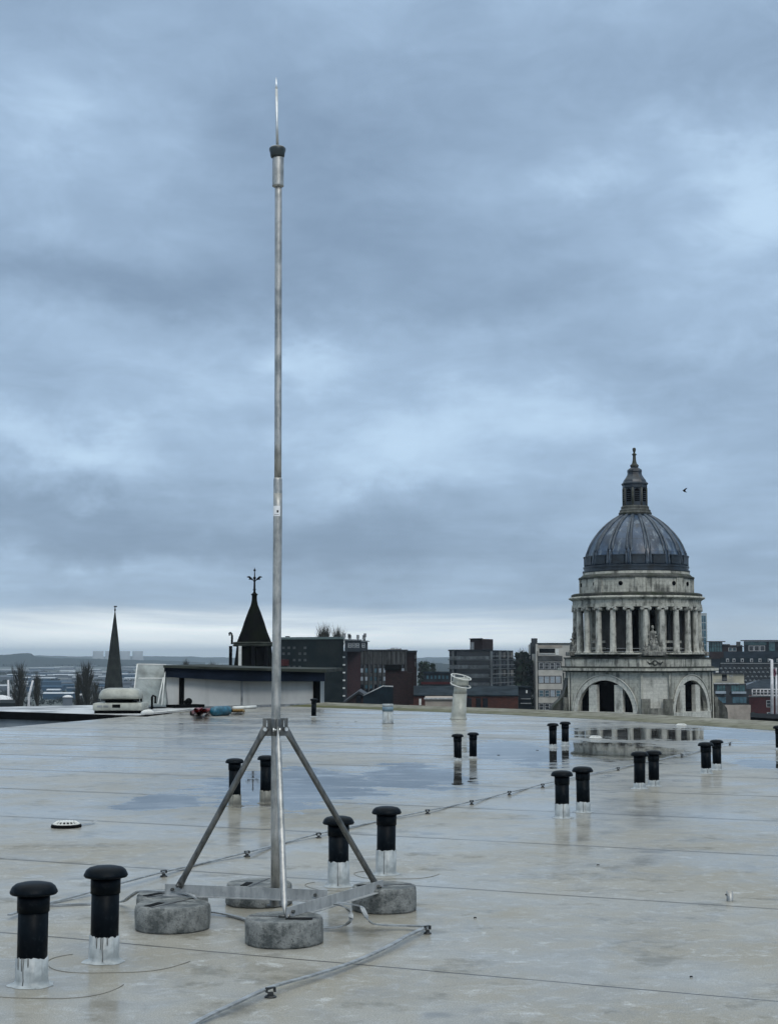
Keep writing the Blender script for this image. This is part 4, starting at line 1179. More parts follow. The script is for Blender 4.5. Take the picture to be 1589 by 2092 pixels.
# ---------------------------------------------------------------- church spire
SY = 450.0; ss = SY/F; spc = Vector((W(234,HOR,SY).x, SY, 0)); sz = lambda py: W(234, py, SY).z
sp = thing('church_spire', 'slender grey stone church spire rising behind the extract fan', 'spire', (spc.x, spc.y, GZ))
MB().lathe([(26*ss, GZ), (25*ss, sz(1425)), (19.5*ss, sz(1415))], spc, 8, smooth=False).build('spire_base', M['spire'], sp)
MB().lathe([(19.5*ss, sz(1415)), (15*ss, sz(1370)), (12.4*ss, sz(1350)), (8.5*ss, sz(1310)), (4.2*ss, sz(1275)), (1*ss, sz(1250))], spc, 8, smooth=False, rot=.25).build('spire_cone', M['spire'], sp)
for y_ in (1301, 1340, 1370):
    r_ = 1 + (y_-1250)/165*18.5
    MB().lathe([(r_*ss*1.0, sz(y_+1.5)), (r_*ss*1.05, sz(y_)), (r_*ss*.98, sz(y_-1.5))], spc, 8, smooth=False, rot=.25).build('stone_band', M['spire'], sp)
v = MB().tube([spc+Vector((0,0,sz(1252))), spc+Vector((0,0,sz(1238)))], .14, 6)
v.box(spc+Vector((.1,0,sz(1239))), (.9,.08,.35)); v.ball(spc+Vector((0,0,sz(1246))), .3, 8)
v.build('weather_vane', M['iron'], sp)

TK = 1.75
def Wk(px, py, Y): return W(px, py, Y*TK)
# ---------------------------------------------------------------- buildings, middle
# dark rendered block
f = Fac('dark_rendered_block', 'large dark green grey block with a blank side wall right of the mast', 'building', 560, 158, 702, 154, 1306, 16, M['hedgewall'])
f.part('parapet', mat('pale_green_parapet', (.13,.18,.18), .7), [(560,702,1301.5,1306)], -.5, .3)
f.part('roof_stub', M['dark_frame'], [(584,589,1299.5,1301.5)], -.5, .2)
for r0, y_ in enumerate((1321, 1333, 1346, 1360)):
    for k in range(5):
        if (k + r0) % 4 == 3: continue
        f.part('window', mat('dull_window', (.050,.058,.060), .4) if not (k or r0) else bpy.data.materials['dull_window'], [(577+k*11, 582+k*11, y_, y_+5)], .003, .08)
f.part('brick_stub', M['brick_red'], [(570,591,1347,1360)], .1, 2)
f.part('quoin', M['white'], [(702.2,705.4,1341+k*15.8,1344+k*15.8) for k in range(7)], .0, .3)
f.part('quoin_strip', M['dark_frame'], [(701.8,706,1330,1438)], -.5, -.02)
# roof cabins with white windows
f = Fac('roof_cabins', 'dark rooftop storey with white windows and aerials above the brick block', 'building', 704, 152, 751, 158, 1308, 10, M['dark_frame'], z0=Wk(720,1331,152).z)
for x_ in (711,719,727,739): f.window(x_, x_+5.5, 1314, 1323.5, M['window_white'], M['glass_dark'], .7)
f.part('parapet', M['grey_metal'], [(702,736,1306,1308.5),(736,752,1309,1311)], 0, .3)
mb = MB()
for x_, y_ in ((703.5,1298),(713,1299),(715,1301),(731,1301),(745.5,1298),(743,1302)):
    p = Wk(x_, 1309, 153); q = Wk(x_, y_, 153); mb.tube([p, q], .13, 5)
    mb.box(q, (.5,.3,.7))
mb.build('aerial', M['grey_metal'], f.root)
# brick block with finned facade
f = Fac('finned_brick_block', 'brown brick office block with tall concrete fins and blue windows', 'building', 706, 156, 831, 158.5, 1329, 14, M['dark_frame'])
f.part('brick_wall', M['brick_purple'], [(706.5,735,1329,1440)], .003, .4)
f.part('coping', M['dark_frame'], [(706,831,1327,1329.5)], -.5, .5)
cols = [736 + 9.3*i for i in range(10)]
for i, x_ in enumerate(cols):
    f.part('fin', M['fin'], [(x_+6.0, x_+7.8, 1330, 1425)], .003, .45)
    f.part('upper_panel', M['panel'], [(x_+.3, x_+5.4, 1331, 1357)], .003, .25)
    f.part('spandrel', M['panel'], [(x_+.3, x_+5.4, 1375, 1381.5),(x_+.3, x_+5.4, 1391.5, 1398)], .003, .2)
    for y0_, y1_, kk in ((1358.5,1364,0),(1365.5,1374,1),(1382.5,1390.5,2),(1399,1406,3),(1408,1416,4)):
        m_ = M['blind'] if (i*7+kk*3) % 5 in (1,3) and kk in (1,2) else (M['glass_blue'] if kk in (1,2,3) and (i+kk) % 3 else M['glass_dark'])
        f.part('window', m_, [(x_+.5, x_+5.2, y0_, y1_)], .003, .1)
f2 = Fac('brown_end_block', 'plain brown brick end wall right of the finned facade', 'building', 829, 158.6, 851, 158, 1331, 12, M['brick_dark'])
f2.part('coping', M['dark_frame'], [(828,852,1329,1332.5)], 0, .5)
f2.part('window', M['glass_dark'], [(848,850.5,1338,1346),(848,850.5,1352,1362)], 0, .2)
mb = MB()
rs = random.Random(3)
for k in range(16):
    x_ = 792 + k*1.8 + rs.uniform(-.5,.5); p = Wk(x_, 1330, 166); q = Wk(x_+rs.uniform(-1,1), 1330-rs.uniform(3,8), 166); mb.tube([p,q], .06, 4)
mb.tube([Wk(790,1327,166), Wk(820,1326,166)], .06, 4)
tag(mb.build('roof_railing', M['grey_metal'], loc=Wk(792,1330,166)), 'thin broken railing on the roof of the finned block', 'railing')
# dark chimney
f = Fac('brick_chimney', 'broad dark brick chimney in front of the finned facade', 'chimney', 787, 120, 818, 120, 1368, 3.5, M['brick_dark'])
f.part('chimney_cap', M['black'], [(785.5,820,1358,1369)], -.3, .35)
f.part('flue', M['brick_dark'], [(818,833,1371,1440)], -2, -.1)
f.part('flue', M['brick_dark'], [(833,845,1375,1440)], -4, -2.1)
# small gabled brick house and slate roof
def gable(name, label, x0, x1, xa, ya, ye, Y, m_, rm, dep=14, cat='house'):
    Y = Y*TK; Wk = W
    t_ = thing(name, label, cat, (Wk((x0+x1)/2,HOR,Y).x, Y, GZ))
    p = [Wk(x0, ye, Y), Wk(x1, ye, Y), Wk(xa, ya, Y)]
    lo = [Vector((p[0].x, Y, GZ)), Vector((p[1].x, Y, GZ))]
    D = Vector((0, dep, 0)); vs = [lo[0], lo[1], p[1], p[2], p[0]]; vs += [v + D for v in vs]
    MB().add(vs, [(0,1,2,3,4),(9,8,7,6,5),(0,5,6,1),(1,6,7,2),(4,3,8,9)[::-1],(0,4,9,5),(2,7,8,3)]).build('wall', m_, t_)
    rmb = MB(); o = Vector((0,-.3,.0)); th = Vector((0,0,.3))
    rmb.hexa(p[0]+o, p[2]+o, p[2]+o+D, p[0]+o+D, th); rmb.hexa(p[1]+o, p[2]+o, p[2]+o+D, p[1]+o+D, th)
    rmb.build('roof', rm, t_)
    return t_
t_ = gable('brick_gable_house', 'small dark red brick gable below the finned block', 700, 772, 733, 1416.5, 1440, 110, M['brick_dark'], M['dark_frame'])
MB().box(Wk(733,1428,109.95), (.6,.2,.9)).build('attic_window', M['glass_dark'], t_)
t_ = thing('slate_roof_hall', 'steep dark slate roof with a white ridge piece behind the banded vent', 'building', (Wk(770,HOR,100).x, 100*TK, GZ))
A = [Wk(742,1421,100), Wk(783,1402,100), Wk(803,1402.5,100), Wk(803,1445,100), Wk(742,1445,100)]
MB().add([*A, *[a+Vector((0,6,0)) for a in A]], [(0,1,2,3,4),(9,8,7,6,5)] + [(i,(i+1)%5,5+(i+1)%5,5+i) for i in range(5)]).build('roof', M['slate'], t_)
MB().prism([(A[4].x,100*TK+.1),(A[3].x,100*TK+.1),(A[3].x,100*TK+6),(A[4].x,100*TK+6)], GZ, A[4].z).build('wall', M['brick_dark'], t_)
MB().tube([Wk(783,1402,99.8), Wk(803,1402.5,99.8)], .07, 6).tube([Wk(742,1421,99.8), Wk(783,1401,99.8)], .05, 5).build('ridge_trim', M['window_white'], t_)
# long slate roof
def longroof(name, label, x0, x1, ytop, yeave, Y, wallm, wall_x0=None, dep=14, wins=()):
    Y = Y*TK; Wk = W
    t_ = thing(name, label, 'building', (Wk((x0+x1)/2,HOR,Y).x, Y, GZ))
    a, b_ = Wk(x0,yeave,Y), Wk(x1,yeave,Y); c, d = Wk(x1,ytop,Y+dep/2), Wk(x0,ytop,Y+dep/2)
    c.z = d.z = Wk(x0, ytop, Y+dep/2).z
    MB().prism([(a.x,Y+.3),(b_.x,Y+.3),(b_.x,Y+dep),(a.x,Y+dep)], GZ, a.z-.02).build('wall', wallm, t_)
    MB().add([a,b_,c,d, a+Vector((0,dep,0)), b_+Vector((0,dep,0)), a-Vector((0,0,.15)), b_-Vector((0,0,.15))], [(0,1,2,3),(3,2,5,4),(1,5,2),(0,3,4),(6,7,1,0)]).build('roof', M['slate'], t_)
    for wx in wins: MB().box(Wk(wx, (yeave+1452)/2, Y+.25), (.7,.2,1.4)).build('window', M['glass_dark'], t_)
    return t_
longroof('slate_roofed_range', 'long blue slate roof over a weathered brick wall', 838, 1058, 1401, 1420, 130, M['brick_orange'], wins=(958,977,991))
f = Fac('flat_rendered_annexe', 'small pinkish rendered flat annexe left of the ringed cowl', 'building', 868, 92, 927, 92, 1428, 8, M['beige_wall'])
f.part('roof_edge', M['window_white'], [(866,927,1425.5,1428.5)], -.3, .3)
f.part('chimney_pot', M['white'], [(856,860.5,1428,1441)], -1, -.6)
f = Fac('dark_flat_block', 'low dark flat roofed building beyond the slate roof', 'building', 866, 190, 920, 190, 1374, 10, M['dark_conc'])
f.part('roof_edge', M['slate2'], [(864,920,1372,1375.5)], 0, .4)
f.part('brick_band', M['brick_red'], [(860,920,1393,1398)], .003, .2)
for k in range(6): f.part('window', M['glass_blue'], [(871+k*8,875+k*8,1380,1387)], .003, .1)
# office block
f = Fac('banded_office_block', 'five storey office block with dark window bands and pale spandrels', 'building', 917.5, 205, 1001, 200, 1328, 22, M['dark_conc'])
f.part('parapet', M['dark_conc'], [(917,1002,1327,1330)], -.5, .3)
g = Fac.__new__(Fac); g.__dict__.update(f.__dict__)
a_ = f.b.copy(); b_ = Wk(1048, HOR, 212); g.a = a_; g.b = Vector((b_.x,b_.y,0)); g.d = (g.b-g.a).normalized(); g.n = Vector((g.d.y,-g.d.x,0))
if g.n.y > 0: g.n = -g.n
MB().prism([(p.x,p.y) for p in (g.a, g.b, g.b+Vector((0,18,0)), g.a+Vector((0,18,0)))], GZ, f.zt-.05).build('side_wing', M['dark_conc'], f.root)
for k, y_ in enumerate((1340.5, 1358.5, 1376.5, 1394.5)):
    f.part('window_band', M['glass_dark'], [(933,1000,y_-9.5,y_-.3)], .003, .06)
    f.part('window_band', M['glass_dark'], [(919.5,926,y_-9,y_-.5)], .003, .06)
    f.part('floor_slab', M['panel_pale'], [(917.5,1001,y_+6.8,y_+8.2)], .003, .5)
    g.part('floor_slab', M['panel_pale'], [(1001.5,1048,y_+6.8,y_+8.2)], .003, .5)
    for j in range(10):
        x_ = 919 + j*8.1
        f.part('spandrel_panel', M['panel_pale'], [(x_, x_+6.8, y_, y_+6.2)], .003, .25)
    for j in range(6): 
        x_ = 1003 + j*7.6
        g.part('bay', M['dark_frame'] if k % 2 else M['glass_dark'], [(x_, x_+5.6, y_-8, y_+4)], .003, .15)
    g.part('rail', M['grey_metal'], [(1002,1048,y_-.6,y_+.2)], .1, .4)
for x_ in (926, 1001, 1018, 1034): (f if x_ < 1000 else g).part('column_strip', M['panel_pale'], [(x_, x_+1.4, 1330, 1402)], .003, .4)
hd_ = Fac('lift_motor_room', 'dark brown box on top of the banded office block', 'plant room', 960, 203, 985, 201, 1305, 8, M['brick_dark'], z0=f.zt)
hd_.part('coping', M['black'], [(959.5,986,1304,1306)], 0, .2)
a2 = hd_.b; MB().prism([(a2.x,a2.y),(Wk(1007,HOR,206).x,206*TK),(Wk(1007,HOR,206).x,214*TK),(a2.x,209*TK)], f.zt, hd_.zt-.02).build('side_wall', M['brick_dark'], hd_.root)
hd_.part('door', M['grey_metal'], [(962,968,1312,1327)], .003, .1)
# pale office block
f = Fac('pale_office_block', 'pale stone office block with rows of white sash windows left of the dome', 'building', 1097, 225, 1178, 225, 1315, 18, M['pale_wall'])
f.part('parapet', M['dark_frame'], [(1096,1178,1313.5,1315.8)], -.5, .35)
for y_ in (1354, 1382, 1410, 1437.5):
    f.part('window_recess', M['dark_frame'], [(1098.6,1146,y_-1.5,y_+14.5)], .003, .02)
    for j in range(4):
        x_ = 1100 + j*11.4
        pm = M['glass_dark'] if y_ in (1354,1437.5) else (M['blind'] if (y_ == 1382 or j == 2) else M['glass_blue'])
        f.window(x_, x_+9.4, y_, y_+13, M['window_white'], pm, .9)
f.part('loggia', M['void'], [(1101,1133,1325,1334)], .003, .03)
f.part('loggia_sill', M['window_white'], [(1102,1132,1335,1337)], .003, .2)
f.part('loggia_sill', M['white'], [(1134,1141,1326,1338)], .003, .2)
f.part('floor_band', M['beige_wall'], [(1098,1148,1318,1323)], .003, .12)
f.part('floor_band', M['panel'], [(1098,1148,1340,1351)], .003, .12)
f.part('pier', M['pale_wall'], [(1094,1098.5,1316,1455)], -1, .35)
f.part('pier_edge_strip', M['panel'], [(1096.6,1098.4,1330,1455)], .36, .40)  # darker grey strip down the pier edge
sd = Vector((Wk(1084,HOR,232).x, 232*TK, 0))
MB().prism([(sd.x,sd.y),(f.a.x,f.a.y+.02),(f.a.x+1.5,f.a.y+26),(sd.x+.6,sd.y+14)], GZ, f.zt-.03).build('side_wall', M['pale_wall'], f.root)
MB().box(Wk(1085,1325,231)+Vector((0,0,-1)), (.6,.6,5)).box(Wk(1091,1320,227), (1.5,1,4)).build('roof_pipe', M['dark_frame'], f.root)
f = Fac('dark_service_building', 'dark low service building between the brick range and pale block', 'building', 1058, 140, 1084, 140, 1404, 8, M['dark_conc'])
f.part('balcony', M['grey_metal'], [(1063,1082,1427,1428),(1062,1083,1436,1437.5)], .003, .8)
f.part('dish', M['white'], [(1073,1076,1410,1416)], .003, .3)
f.part('roof_slab', M['slate'], [(1056,1086,1402,1405)], -1, .5)

# ---------------------------------------------------------------- buildings, right
f = Fac('glass_slab_tower', 'narrow glass tower with a pale frame just right of the columns', 'tower', 1425, 330, 1444.5, 330, 1252.5, 14, mat('pale_frame', (.33,.38,.40), .6))
for k in range(6): f.part('window', M['glass_blue'], [(1431,1436.5,1258+k*15,1271+k*15),(1437.5,1442,1258+k*15,1271+k*15)], .003, .15)
f = Fac('teal_penthouse', 'teal glazed penthouse under a thin dark roof right of the dome', 'penthouse', 1447, 300, 1474, 300, 1311.5, 10, M['glass_teal'])
f.part('roof', M['dark_frame'], [(1444,1480,1309.8,1311.5)], -2, 1.2)
f.part('mullion', M['slate2'], [(1447+k*5.4,1448+k*5.4,1311.5,1332) for k in range(6)]+[(1447,1474,1321,1322)], .003, .15)
f = Fac('mansard_block', 'wide slate mansard block with small dormers and rows of pale scallops', 'building', 1449, 290, 1640, 290, 1331, 16, M['slate2'])
f.part('red_roof_patch', M['brick_dark'], [(1449,1477,1331.5,1346)], .003, .25)
f.part('lead_band', M['slate'], [(1470,1640,1343.5,1354)], .003, .3)
f.part('eaves', M['grey_metal'], [(1470,1640,1354.5,1356)], .003, .8)
f.part('scallop_backing', M['dark_frame'], [(1470,1640,1356.4,1395)], .003, .25)  # dark backing behind the scallop rows
for x_ in (1484,1497,1514,1533,1550,1569,1587):
    d_ = f.part('dormer', M['window_white'], [(x_-2.6,x_+2.6,1345.5,1352.5)], .3, 1.0)
    f.part('pane', M['glass_dark'], [(x_-1.7,x_+1.7,1347,1351.8)], 1.0, 1.05, d_)
for r_, y_ in enumerate((1365, 1373, 1382, 1390)):
    for k in range(15):
        x_ = 1471 + k*9 + (4.5 if r_ % 2 else 0)
        if y_ > 1375 and x_ < 1518: continue
        if x_ > 1597: continue
        p = f.at(x_, .3); p.z = f.z(x_, y_)
        mb = MB(); sc_r = .50
        mb.lathe([(sc_r*1.05, -.30), (sc_r*.95, -.1), (sc_r*.7, .14), (sc_r*.3, .26), (.02, .3)], p, 8)
        mb.build('scallop', M['panel_pale'], f.root)
f = Fac('upper_penthouse', 'flat roofed penthouse with three white framed windows at the right edge', 'penthouse', 1519, 298, 1600, 298, 1310, 9, M['dark_conc'])
f.part('roof', M['dark_frame'], [(1515,1600,1307.6,1309.6)], -2, 1.4)
f.part('glazing', M['glass_teal'], [(1521,1565,1311,1317.5)], .003, .15)
for k in range(3): f.window(1528.5+k*11.5, 1539+k*11.5, 1319, 1330, M['window_white'], M['glass_dark'], 1.1, False)
f.part('green_panel', M['glass_teal'], [(1570,1582,1311,1330)], .003, .2)
f = Fac('brown_roof_house', 'brown roof storey with two white windows between the penthouses', 'building', 1472, 302, 1516, 302, 1318, 9, M['brick_dark'])
f.part('roof', M['dark_frame'], [(1470,1490,1316,1318),(1490,1518,1320,1321.5)], -1, .6)
for k in range(2): f.window(1487+k*8.5, 1495+k*8.5, 1323, 1330.5, M['window_white'], M['glass_blue'], 1.1, False)
f.part('turret_stub', M['panel'], [(1504,1512,1311,1320)], -.4, .1)
# cream and glass flats
f = Fac('cream_topped_flats', 'flats with a cream top storey over dark blue glazing', 'building', 1452, 228, 1518, 228, 1376.5, 12, M['cream_wall'], z0=Wk(1480,1397,228).z)
f.part('roof', M['dark_frame'], [(1452,1520,1374,1376.8)], -1, .6)
f.part('door', M['void'], [(1473,1483,1378,1391)], .003, .1)
f.part('balcony_rail', M['grey_metal'], [(1460,1496,1385+k*3,1385.7+k*3) for k in range(4)], .5, .58)
f.part('wall_lamp', M['window_white'], [(1488.5,1490,1378,1383),(1492,1494,1378,1383)], .003, .2)
f.part('roof_dome', M['white'], [(1461,1466,1371,1374)], -.5, .1)
g = Fac('glazed_flats', 'dark blue glazed flats below the cream storey', 'building', 1452, 227, 1522, 227, 1397, 12, M['dark_frame'])
g.part('roof_ledge', M['window_white'], [(1456,1507,1395.2,1397.3)], -.2, .9)
for a, b, c, d in ((1462,1479,1400,1411),(1491,1519,1400,1412.5)):
    n_ = int((b-a)/5)
    for k in range(n_): g.part('window', M['glass_teal'], [(a+k*(b-a)/n_+.4, a+(k+1)*(b-a)/n_-.4, c, d)], .003, .15)
for a, b in ((1463,1480),(1493,1522)):
    n_ = int((b-a)/6)
    for k in range(n_): g.part('window', M['glass_blue'], [(a+k*(b-a)/n_+.4, a+(k+1)*(b-a)/n_-.4, 1424, 1436)], .003, .15)
g.part('balcony_front', M['blind'], [(1458,1479,1412,1417)], .003, 1.0)
g.part('balcony_front', M['blind'], [(1491,1520,1412.8,1417)], .003, 1.0)
g.part('base_wall', M['beige_wall'], [(1468,1528,1440,1475)], .003, 1.2)
# slate hipped roof with white railings
hp = thing('hipped_slate_roof', 'grey hipped slate roof behind the white railings at the right', 'building', (Wk(1560,HOR,250).x, 250*TK, GZ))
a, b_, c, d = Wk(1517,1408,250), Wk(1640,1408,250), Wk(1620,1387,256), Wk(1556,1388,256)
MB().add([a,b_,c,d, Wk(1517,1399,262)], [(0,1,2,3),(0,3,4)]).build('roof', M['slate2'], hp)
MB().prism([(a.x,250*TK+.2),(b_.x,250*TK+.2),(b_.x,262*TK),(a.x,262*TK)], GZ, a.z-.05).build('wall', M['dark_frame'], hp)
MB().hexa(Wk(1523,1400,249), Wk(1546,1391,252), Wk(1549,1389,252), Wk(1523,1396,249), (0,.2,0)).build('skylight', M['blind'], hp)
rl = thing('roof_railings', 'white framed railings along the top of the red brick building', 'railing', (Wk(1560,HOR,238).x, 238*TK, Wk(1560,1422,238).z))
mb = MB()
for x_ in (1535.5,1544,1552,1559,1567,1577,1586,1592): mb.tube([Wk(x_,1408.5,238), Wk(x_,1421,238)], .15, 4)
for y_ in (1408.5, 1414, 1420.5): mb.tube([Wk(1535,y_,238), Wk(1596,y_,238)], .09 if y_ == 1414 else .14, 4)
mb.build('rails', M['pole'], rl)
f = Fac('red_brick_building', 'dark red brick building with white windows at the right edge', 'building', 1527, 240, 1640, 240, 1423.5, 12, M['brick_red'])
f.part('coping', M['panel_pale'], [(1526,1640,1421.8,1424)], -.3, .3)
f.window(1562, 1572, 1430.5, 1445, M['window_white'], M['glass_dark'], 1.2)
f.window(1563, 1572, 1455, 1463, M['window_white'], M['glass_blue'], 1.2)
f.part('bush', M['leaf'], [(1530,1537,1455,1465)], .1, .8)
f = Fac('black_flat_roof', 'black flat roof edge just beyond the roof at the far right', 'building', 1529, 62, 1680, 58, 1469.5, 5, M['black'])
f.part('roof_box', M['panel_pale'], [(1554,1571,1462,1469.5)], -3, -1.5)
f.part('roof_box', M['grey_metal'], [(1532,1538,1456,1469.5)], -3, -2)
for x_, yt, r_, l_ in ((1576.5,1349,.075,'taller white pole with a small cross arm at the right edge'),(1585.5,1378,.05,'shorter white pole with a faded pink flag at the right edge')):
    b0 = W(x_, 1471, 68); t_ = thing('flagpole', l_, 'pole', b0)
    MB().tube([b0, W(x_-.8, yt, 68)], [r_, r_*.8], 8).build('pole', M['pole'], t_)
    if x_ < 1580: MB().tube([W(x_-6, yt-.5, 68), W(x_+1, yt-.5, 68)], .04, 6).build('cross_arm', M['pole'], t_)
    else:
        mb = MB(); vs = []; 
        for i in range(7):
            for j in range(5): vs.append(W(x_-.8 - j*1.4, 1366 + i*2.6 + j*.3*math.sin(i), 68 + .1*math.sin(j*2+i)))
        mb.add(vs, [(i*5+j, i*5+j+1, (i+1)*5+j+1, (i+1)*5+j) for i in range(6) for j in range(4)]); mb.build('flag', M['pink'], t_)
        MB().tube([W(x_-.8,1378,68), W(x_-1,1364,68)], .03, 5).build('pole_tip', M['pole'], t_)

# ---------------------------------------------------------------- trees
def bare_tree(px, pyt, wpx, Y, label, upright=True, z0=GZ, seed=1, group='bare winter trees', n=70, foli=None, name='bare_tree', pyfoot=None):
    rs = random.Random(seed); s_ = Y/F
    base_ = Vector((W(px,HOR,Y).x, Y, z0)); zt_ = W(px, pyt, Y).z; h = zt_-z0; hw = wpx/2*s_
    t_ = thing(name, label, 'tree', base_, group)
    tr = MB().tube([base_, base_+Vector((0,0,h*.4)), base_+Vector((.01*h,0,h*.75)), base_+Vector((0,0,h*.97))], [h*.022, h*.016, h*.009, h*.002], 7)
    tr.build('trunk', M['bark'], t_)
    cr = MB()
    z_lo = .15 if upright else .45
    for i in range(n):
        u = rs.uniform(.45, .93) if upright else rs.uniform(z_lo, .9); a = rs.uniform(0, 2*math.pi)
        if upright:
            L = h*rs.uniform(.07,.17); rad = 1.35*hw*min(1, (1-u)*5.0)*rs.uniform(.4,1)*(1 if u > .25 else .7)
            p0 = base_+Vector((0,0,h*u)); p1 = p0 + Vector((rad*.6*math.cos(a), rad*.6*math.sin(a), L*.35)); p2 = p0 + Vector((rad*math.cos(a), rad*math.sin(a), L))
        else:
            el = rs.uniform(.1, 1.45); rr = hw*rs.uniform(.65,1.0)
            c = base_+Vector((0,0,h-hw*.9))
            p2 = c + Vector((rr*math.cos(a)*math.cos(el), rr*math.sin(a)*math.cos(el), rr*math.sin(el)*.9)); p0 = base_+Vector((0,0,h*rs.uniform(.5,.7))); p1 = p0.lerp(p2,.5)+Vector((0,0,-.05*h))
        if p2.z > zt_: p2.z = zt_ - rs.random()*.05*h
        cr.tube([p0,p1,p2], [h*.005, h*.0035, h*.0012], 4)
        for k in range(9 if not foli else 4):
            b0 = p0.lerp(p2, rs.uniform(.3,1)); d = (p2-p0).normalized()*h*.06 + Vector((rs.uniform(-1,1), rs.uniform(-1,1), rs.uniform(.2,1)))*h*.025
            w = h*.0014
            cr.add([b0, b0+Vector((w*1.5,0,0)), b0+d+Vector((w*.5,0,0))], [(0,1,2)])
    cr.build('branches', M['twig'], t_)
    if foli:
        fo = MB()
        for i in range(foli):
            a = rs.uniform(0,2*math.pi); u = rs.uniform(.25,1); rr = hw*(1-u*.75)*rs.random()**.5 if upright else hw*math.sqrt(max(0,1-(u*1.6-1)**2))*rs.random()**.4
            c = base_+Vector((rr*math.cos(a), rr*math.sin(a), h*u)); q = h*.02*rs.uniform(.5,1.6)
            d1 = Vector((rs.gauss(0,1),rs.gauss(0,1),rs.gauss(0,1))).normalized()*q; d2 = Vector((rs.gauss(0,1),rs.gauss(0,1),rs.gauss(0,1))).normalized()*q
            fo.add([c-d1, c+d2, c+d1, c-d2], [(0,1,2,3)])
        fo.build('foliage', M['leaf'], t_)
    return t_
bare_tree(41, 1363, 30, 330, 'tallest bare poplar, at the far left', True, seed=2, n=110)
bare_tree(77, 1386, 14, 330, 'slim bare poplar right of the slanted white mast', True, seed=3, n=60)
bare_tree(162, 1378, 13, 340, 'slim bare poplar left of its broad neighbour near the spire', True, seed=4, n=60)
bare_tree(178, 1362, 26, 340, 'broad bare poplar just left of the church spire', True, seed=5, n=110)
bare_tree(198, 1392, 16, 350, 'low bare tree between the broad poplar and the spire', True, seed=15, n=50)
bare_tree(1066, 1335, 34, 400, 'big dark bare tree right of the banded office block', False, seed=6, n=160, foli=900)
bare_tree(1048, 1352, 26, 405, 'lower dark tree hiding the side of the banded office block', False, seed=16, n=80, foli=500)
bare_tree(1080, 1350, 20, 402, 'dark tree touching the pale office block', False, seed=17, n=80, foli=500)
bare_tree(866, 1353, 26, 460, 'dark conifer just right of the brown end wall', False, seed=7, n=60, foli=900, name='dark_tree')
bare_tree(884, 1358, 15, 470, 'small pointed dark tree beside the conifer', True, seed=8, n=40, foli=600, name='dark_tree')
bare_tree(661, 1292, 30, 300, 'rounded bare tree top rising over the dark block, left one', False, seed=9, n=120)
bare_tree(690, 1296, 26, 305, 'rounded bare tree top rising over the dark block, right one', False, seed=10, n=100)
bare_tree(380, 1352, 16, 600, 'small distant bare tree over the plant room roof, left one', False, seed=11, n=60)
bare_tree(435, 1354, 26, 620, 'wider distant bare tree over the plant room roof', False, seed=12, n=60)
# white masts and tents far left
for x0,y0,x1,y1,l_ in ((18,1425,17.5,1389,'upright white mast beside the tall poplar'),(60,1422,68,1390,'slanted white mast between the two left poplars')):
    a = W(x0,y0,420); b0 = W(x1,y1,420); lo = Vector((a.x, 420, GZ))
    tag(MB().tube([lo, a, b0], [.35,.35,.25], 8).build('stadium_mast', M['pole'], loc=lo), l_, 'mast')
def tent(x0, x1, yt, yb, Y, label):
    c = W((x0+x1)/2, yb, Y); r = (x1-x0)/2*Y/F; h = W(0,yt,Y).z - c.z
    t_ = thing('white_canopy', label, 'canopy', (c.x, Y, GZ), 'white canopies among the trees')
    MB().lathe([(r, c.z), (r*.93, c.z+h*.35), (r*.6, c.z+h*.8), (r*.15, c.z+h)], (c.x, Y, 0), 16).build('canopy_top', M['tent'], t_)
    MB().lathe([(r*.9, GZ), (r*.9, c.z-.01)], (c.x, Y, 0), 16).build('canopy_wall', M['shed_grey'], t_)
tent(-26, 30, 1420, 1434, 380, 'large white canopy cut off by the left edge')
tent(128, 150, 1420, 1425, 420, 'small white canopy left of the broad poplar')
tent(155, 170, 1417, 1421, 430, 'tiny white canopy in front of the broad poplar')
f = Fac('dark_low_shed', 'low dark shed under the large canopy at the left edge', 'shed', -60, 300, 34, 300, 1436, 15, M['hedgewall'])

# ---------------------------------------------------------------- town beyond
def groundmat():
    m, t, b = newmat('town_ground')
    co = t.new('ShaderNodeTexCoord').outputs['Object']
    n = t.noise(t.vmul(co, (1, .5, 1)), .006, 6, .6); n2 = t.noise(co, .03, 4)
    c = t.mix(t.smooth(n, .4, .6), (.030,.045,.038), (.085,.095,.10))
    c = t.mix(t.smooth(n2, .55, .7, 0, .5), c, (.13,.14,.15))
    t.set(b.inputs['Base Color'], c); b.inputs['Roughness'].default_value = .9
    return m
tag(MB().add([(-13000,-400,GZ),(13000,-400,GZ),(13000,26000,GZ),(-13000,26000,GZ)], [(0,1,2,3)]).build('ground', groundmat()), 'town ground reaching to the horizon', None, None, 'structure')
rs = random.Random(21)
def shed(px, pyb, wpx, hpx, m_w, m_r, label=None):
    Y = (H-GZ)*F/(pyb-HOR); s_ = Y/F; c = Vector((W(px,HOR,Y).x, Y, GZ)); w = wpx*s_; h = max(hpx*s_, 4); dp_ = w*rs.uniform(.4,.9)
    t_ = thing('distant_shed', 'pale or blue industrial shed in the hazy town beyond the roof', 'shed', c, 'industrial sheds in the hazy town')
    MB().box(c+Vector((0,dp_/2,h/2)), (w, dp_, h)).build('wall', m_w, t_)
    x0, x1 = c.x-w/2-.3, c.x+w/2+.3; z = GZ+h+.02; e = h*.25
    MB().add([(x0,c.y-.3,z),(x1,c.y-.3,z),(x1,c.y+dp_/2,z+e),(x0,c.y+dp_/2,z+e),(x0,c.y+dp_,z),(x1,c.y+dp_,z)], [(0,1,2,3),(3,2,5,4),(0,3,4),(1,5,2)]).build('roof', m_r, t_)
W_, B_, G_ = M['shed_white'], M['shed_blue'], M['shed_grey']
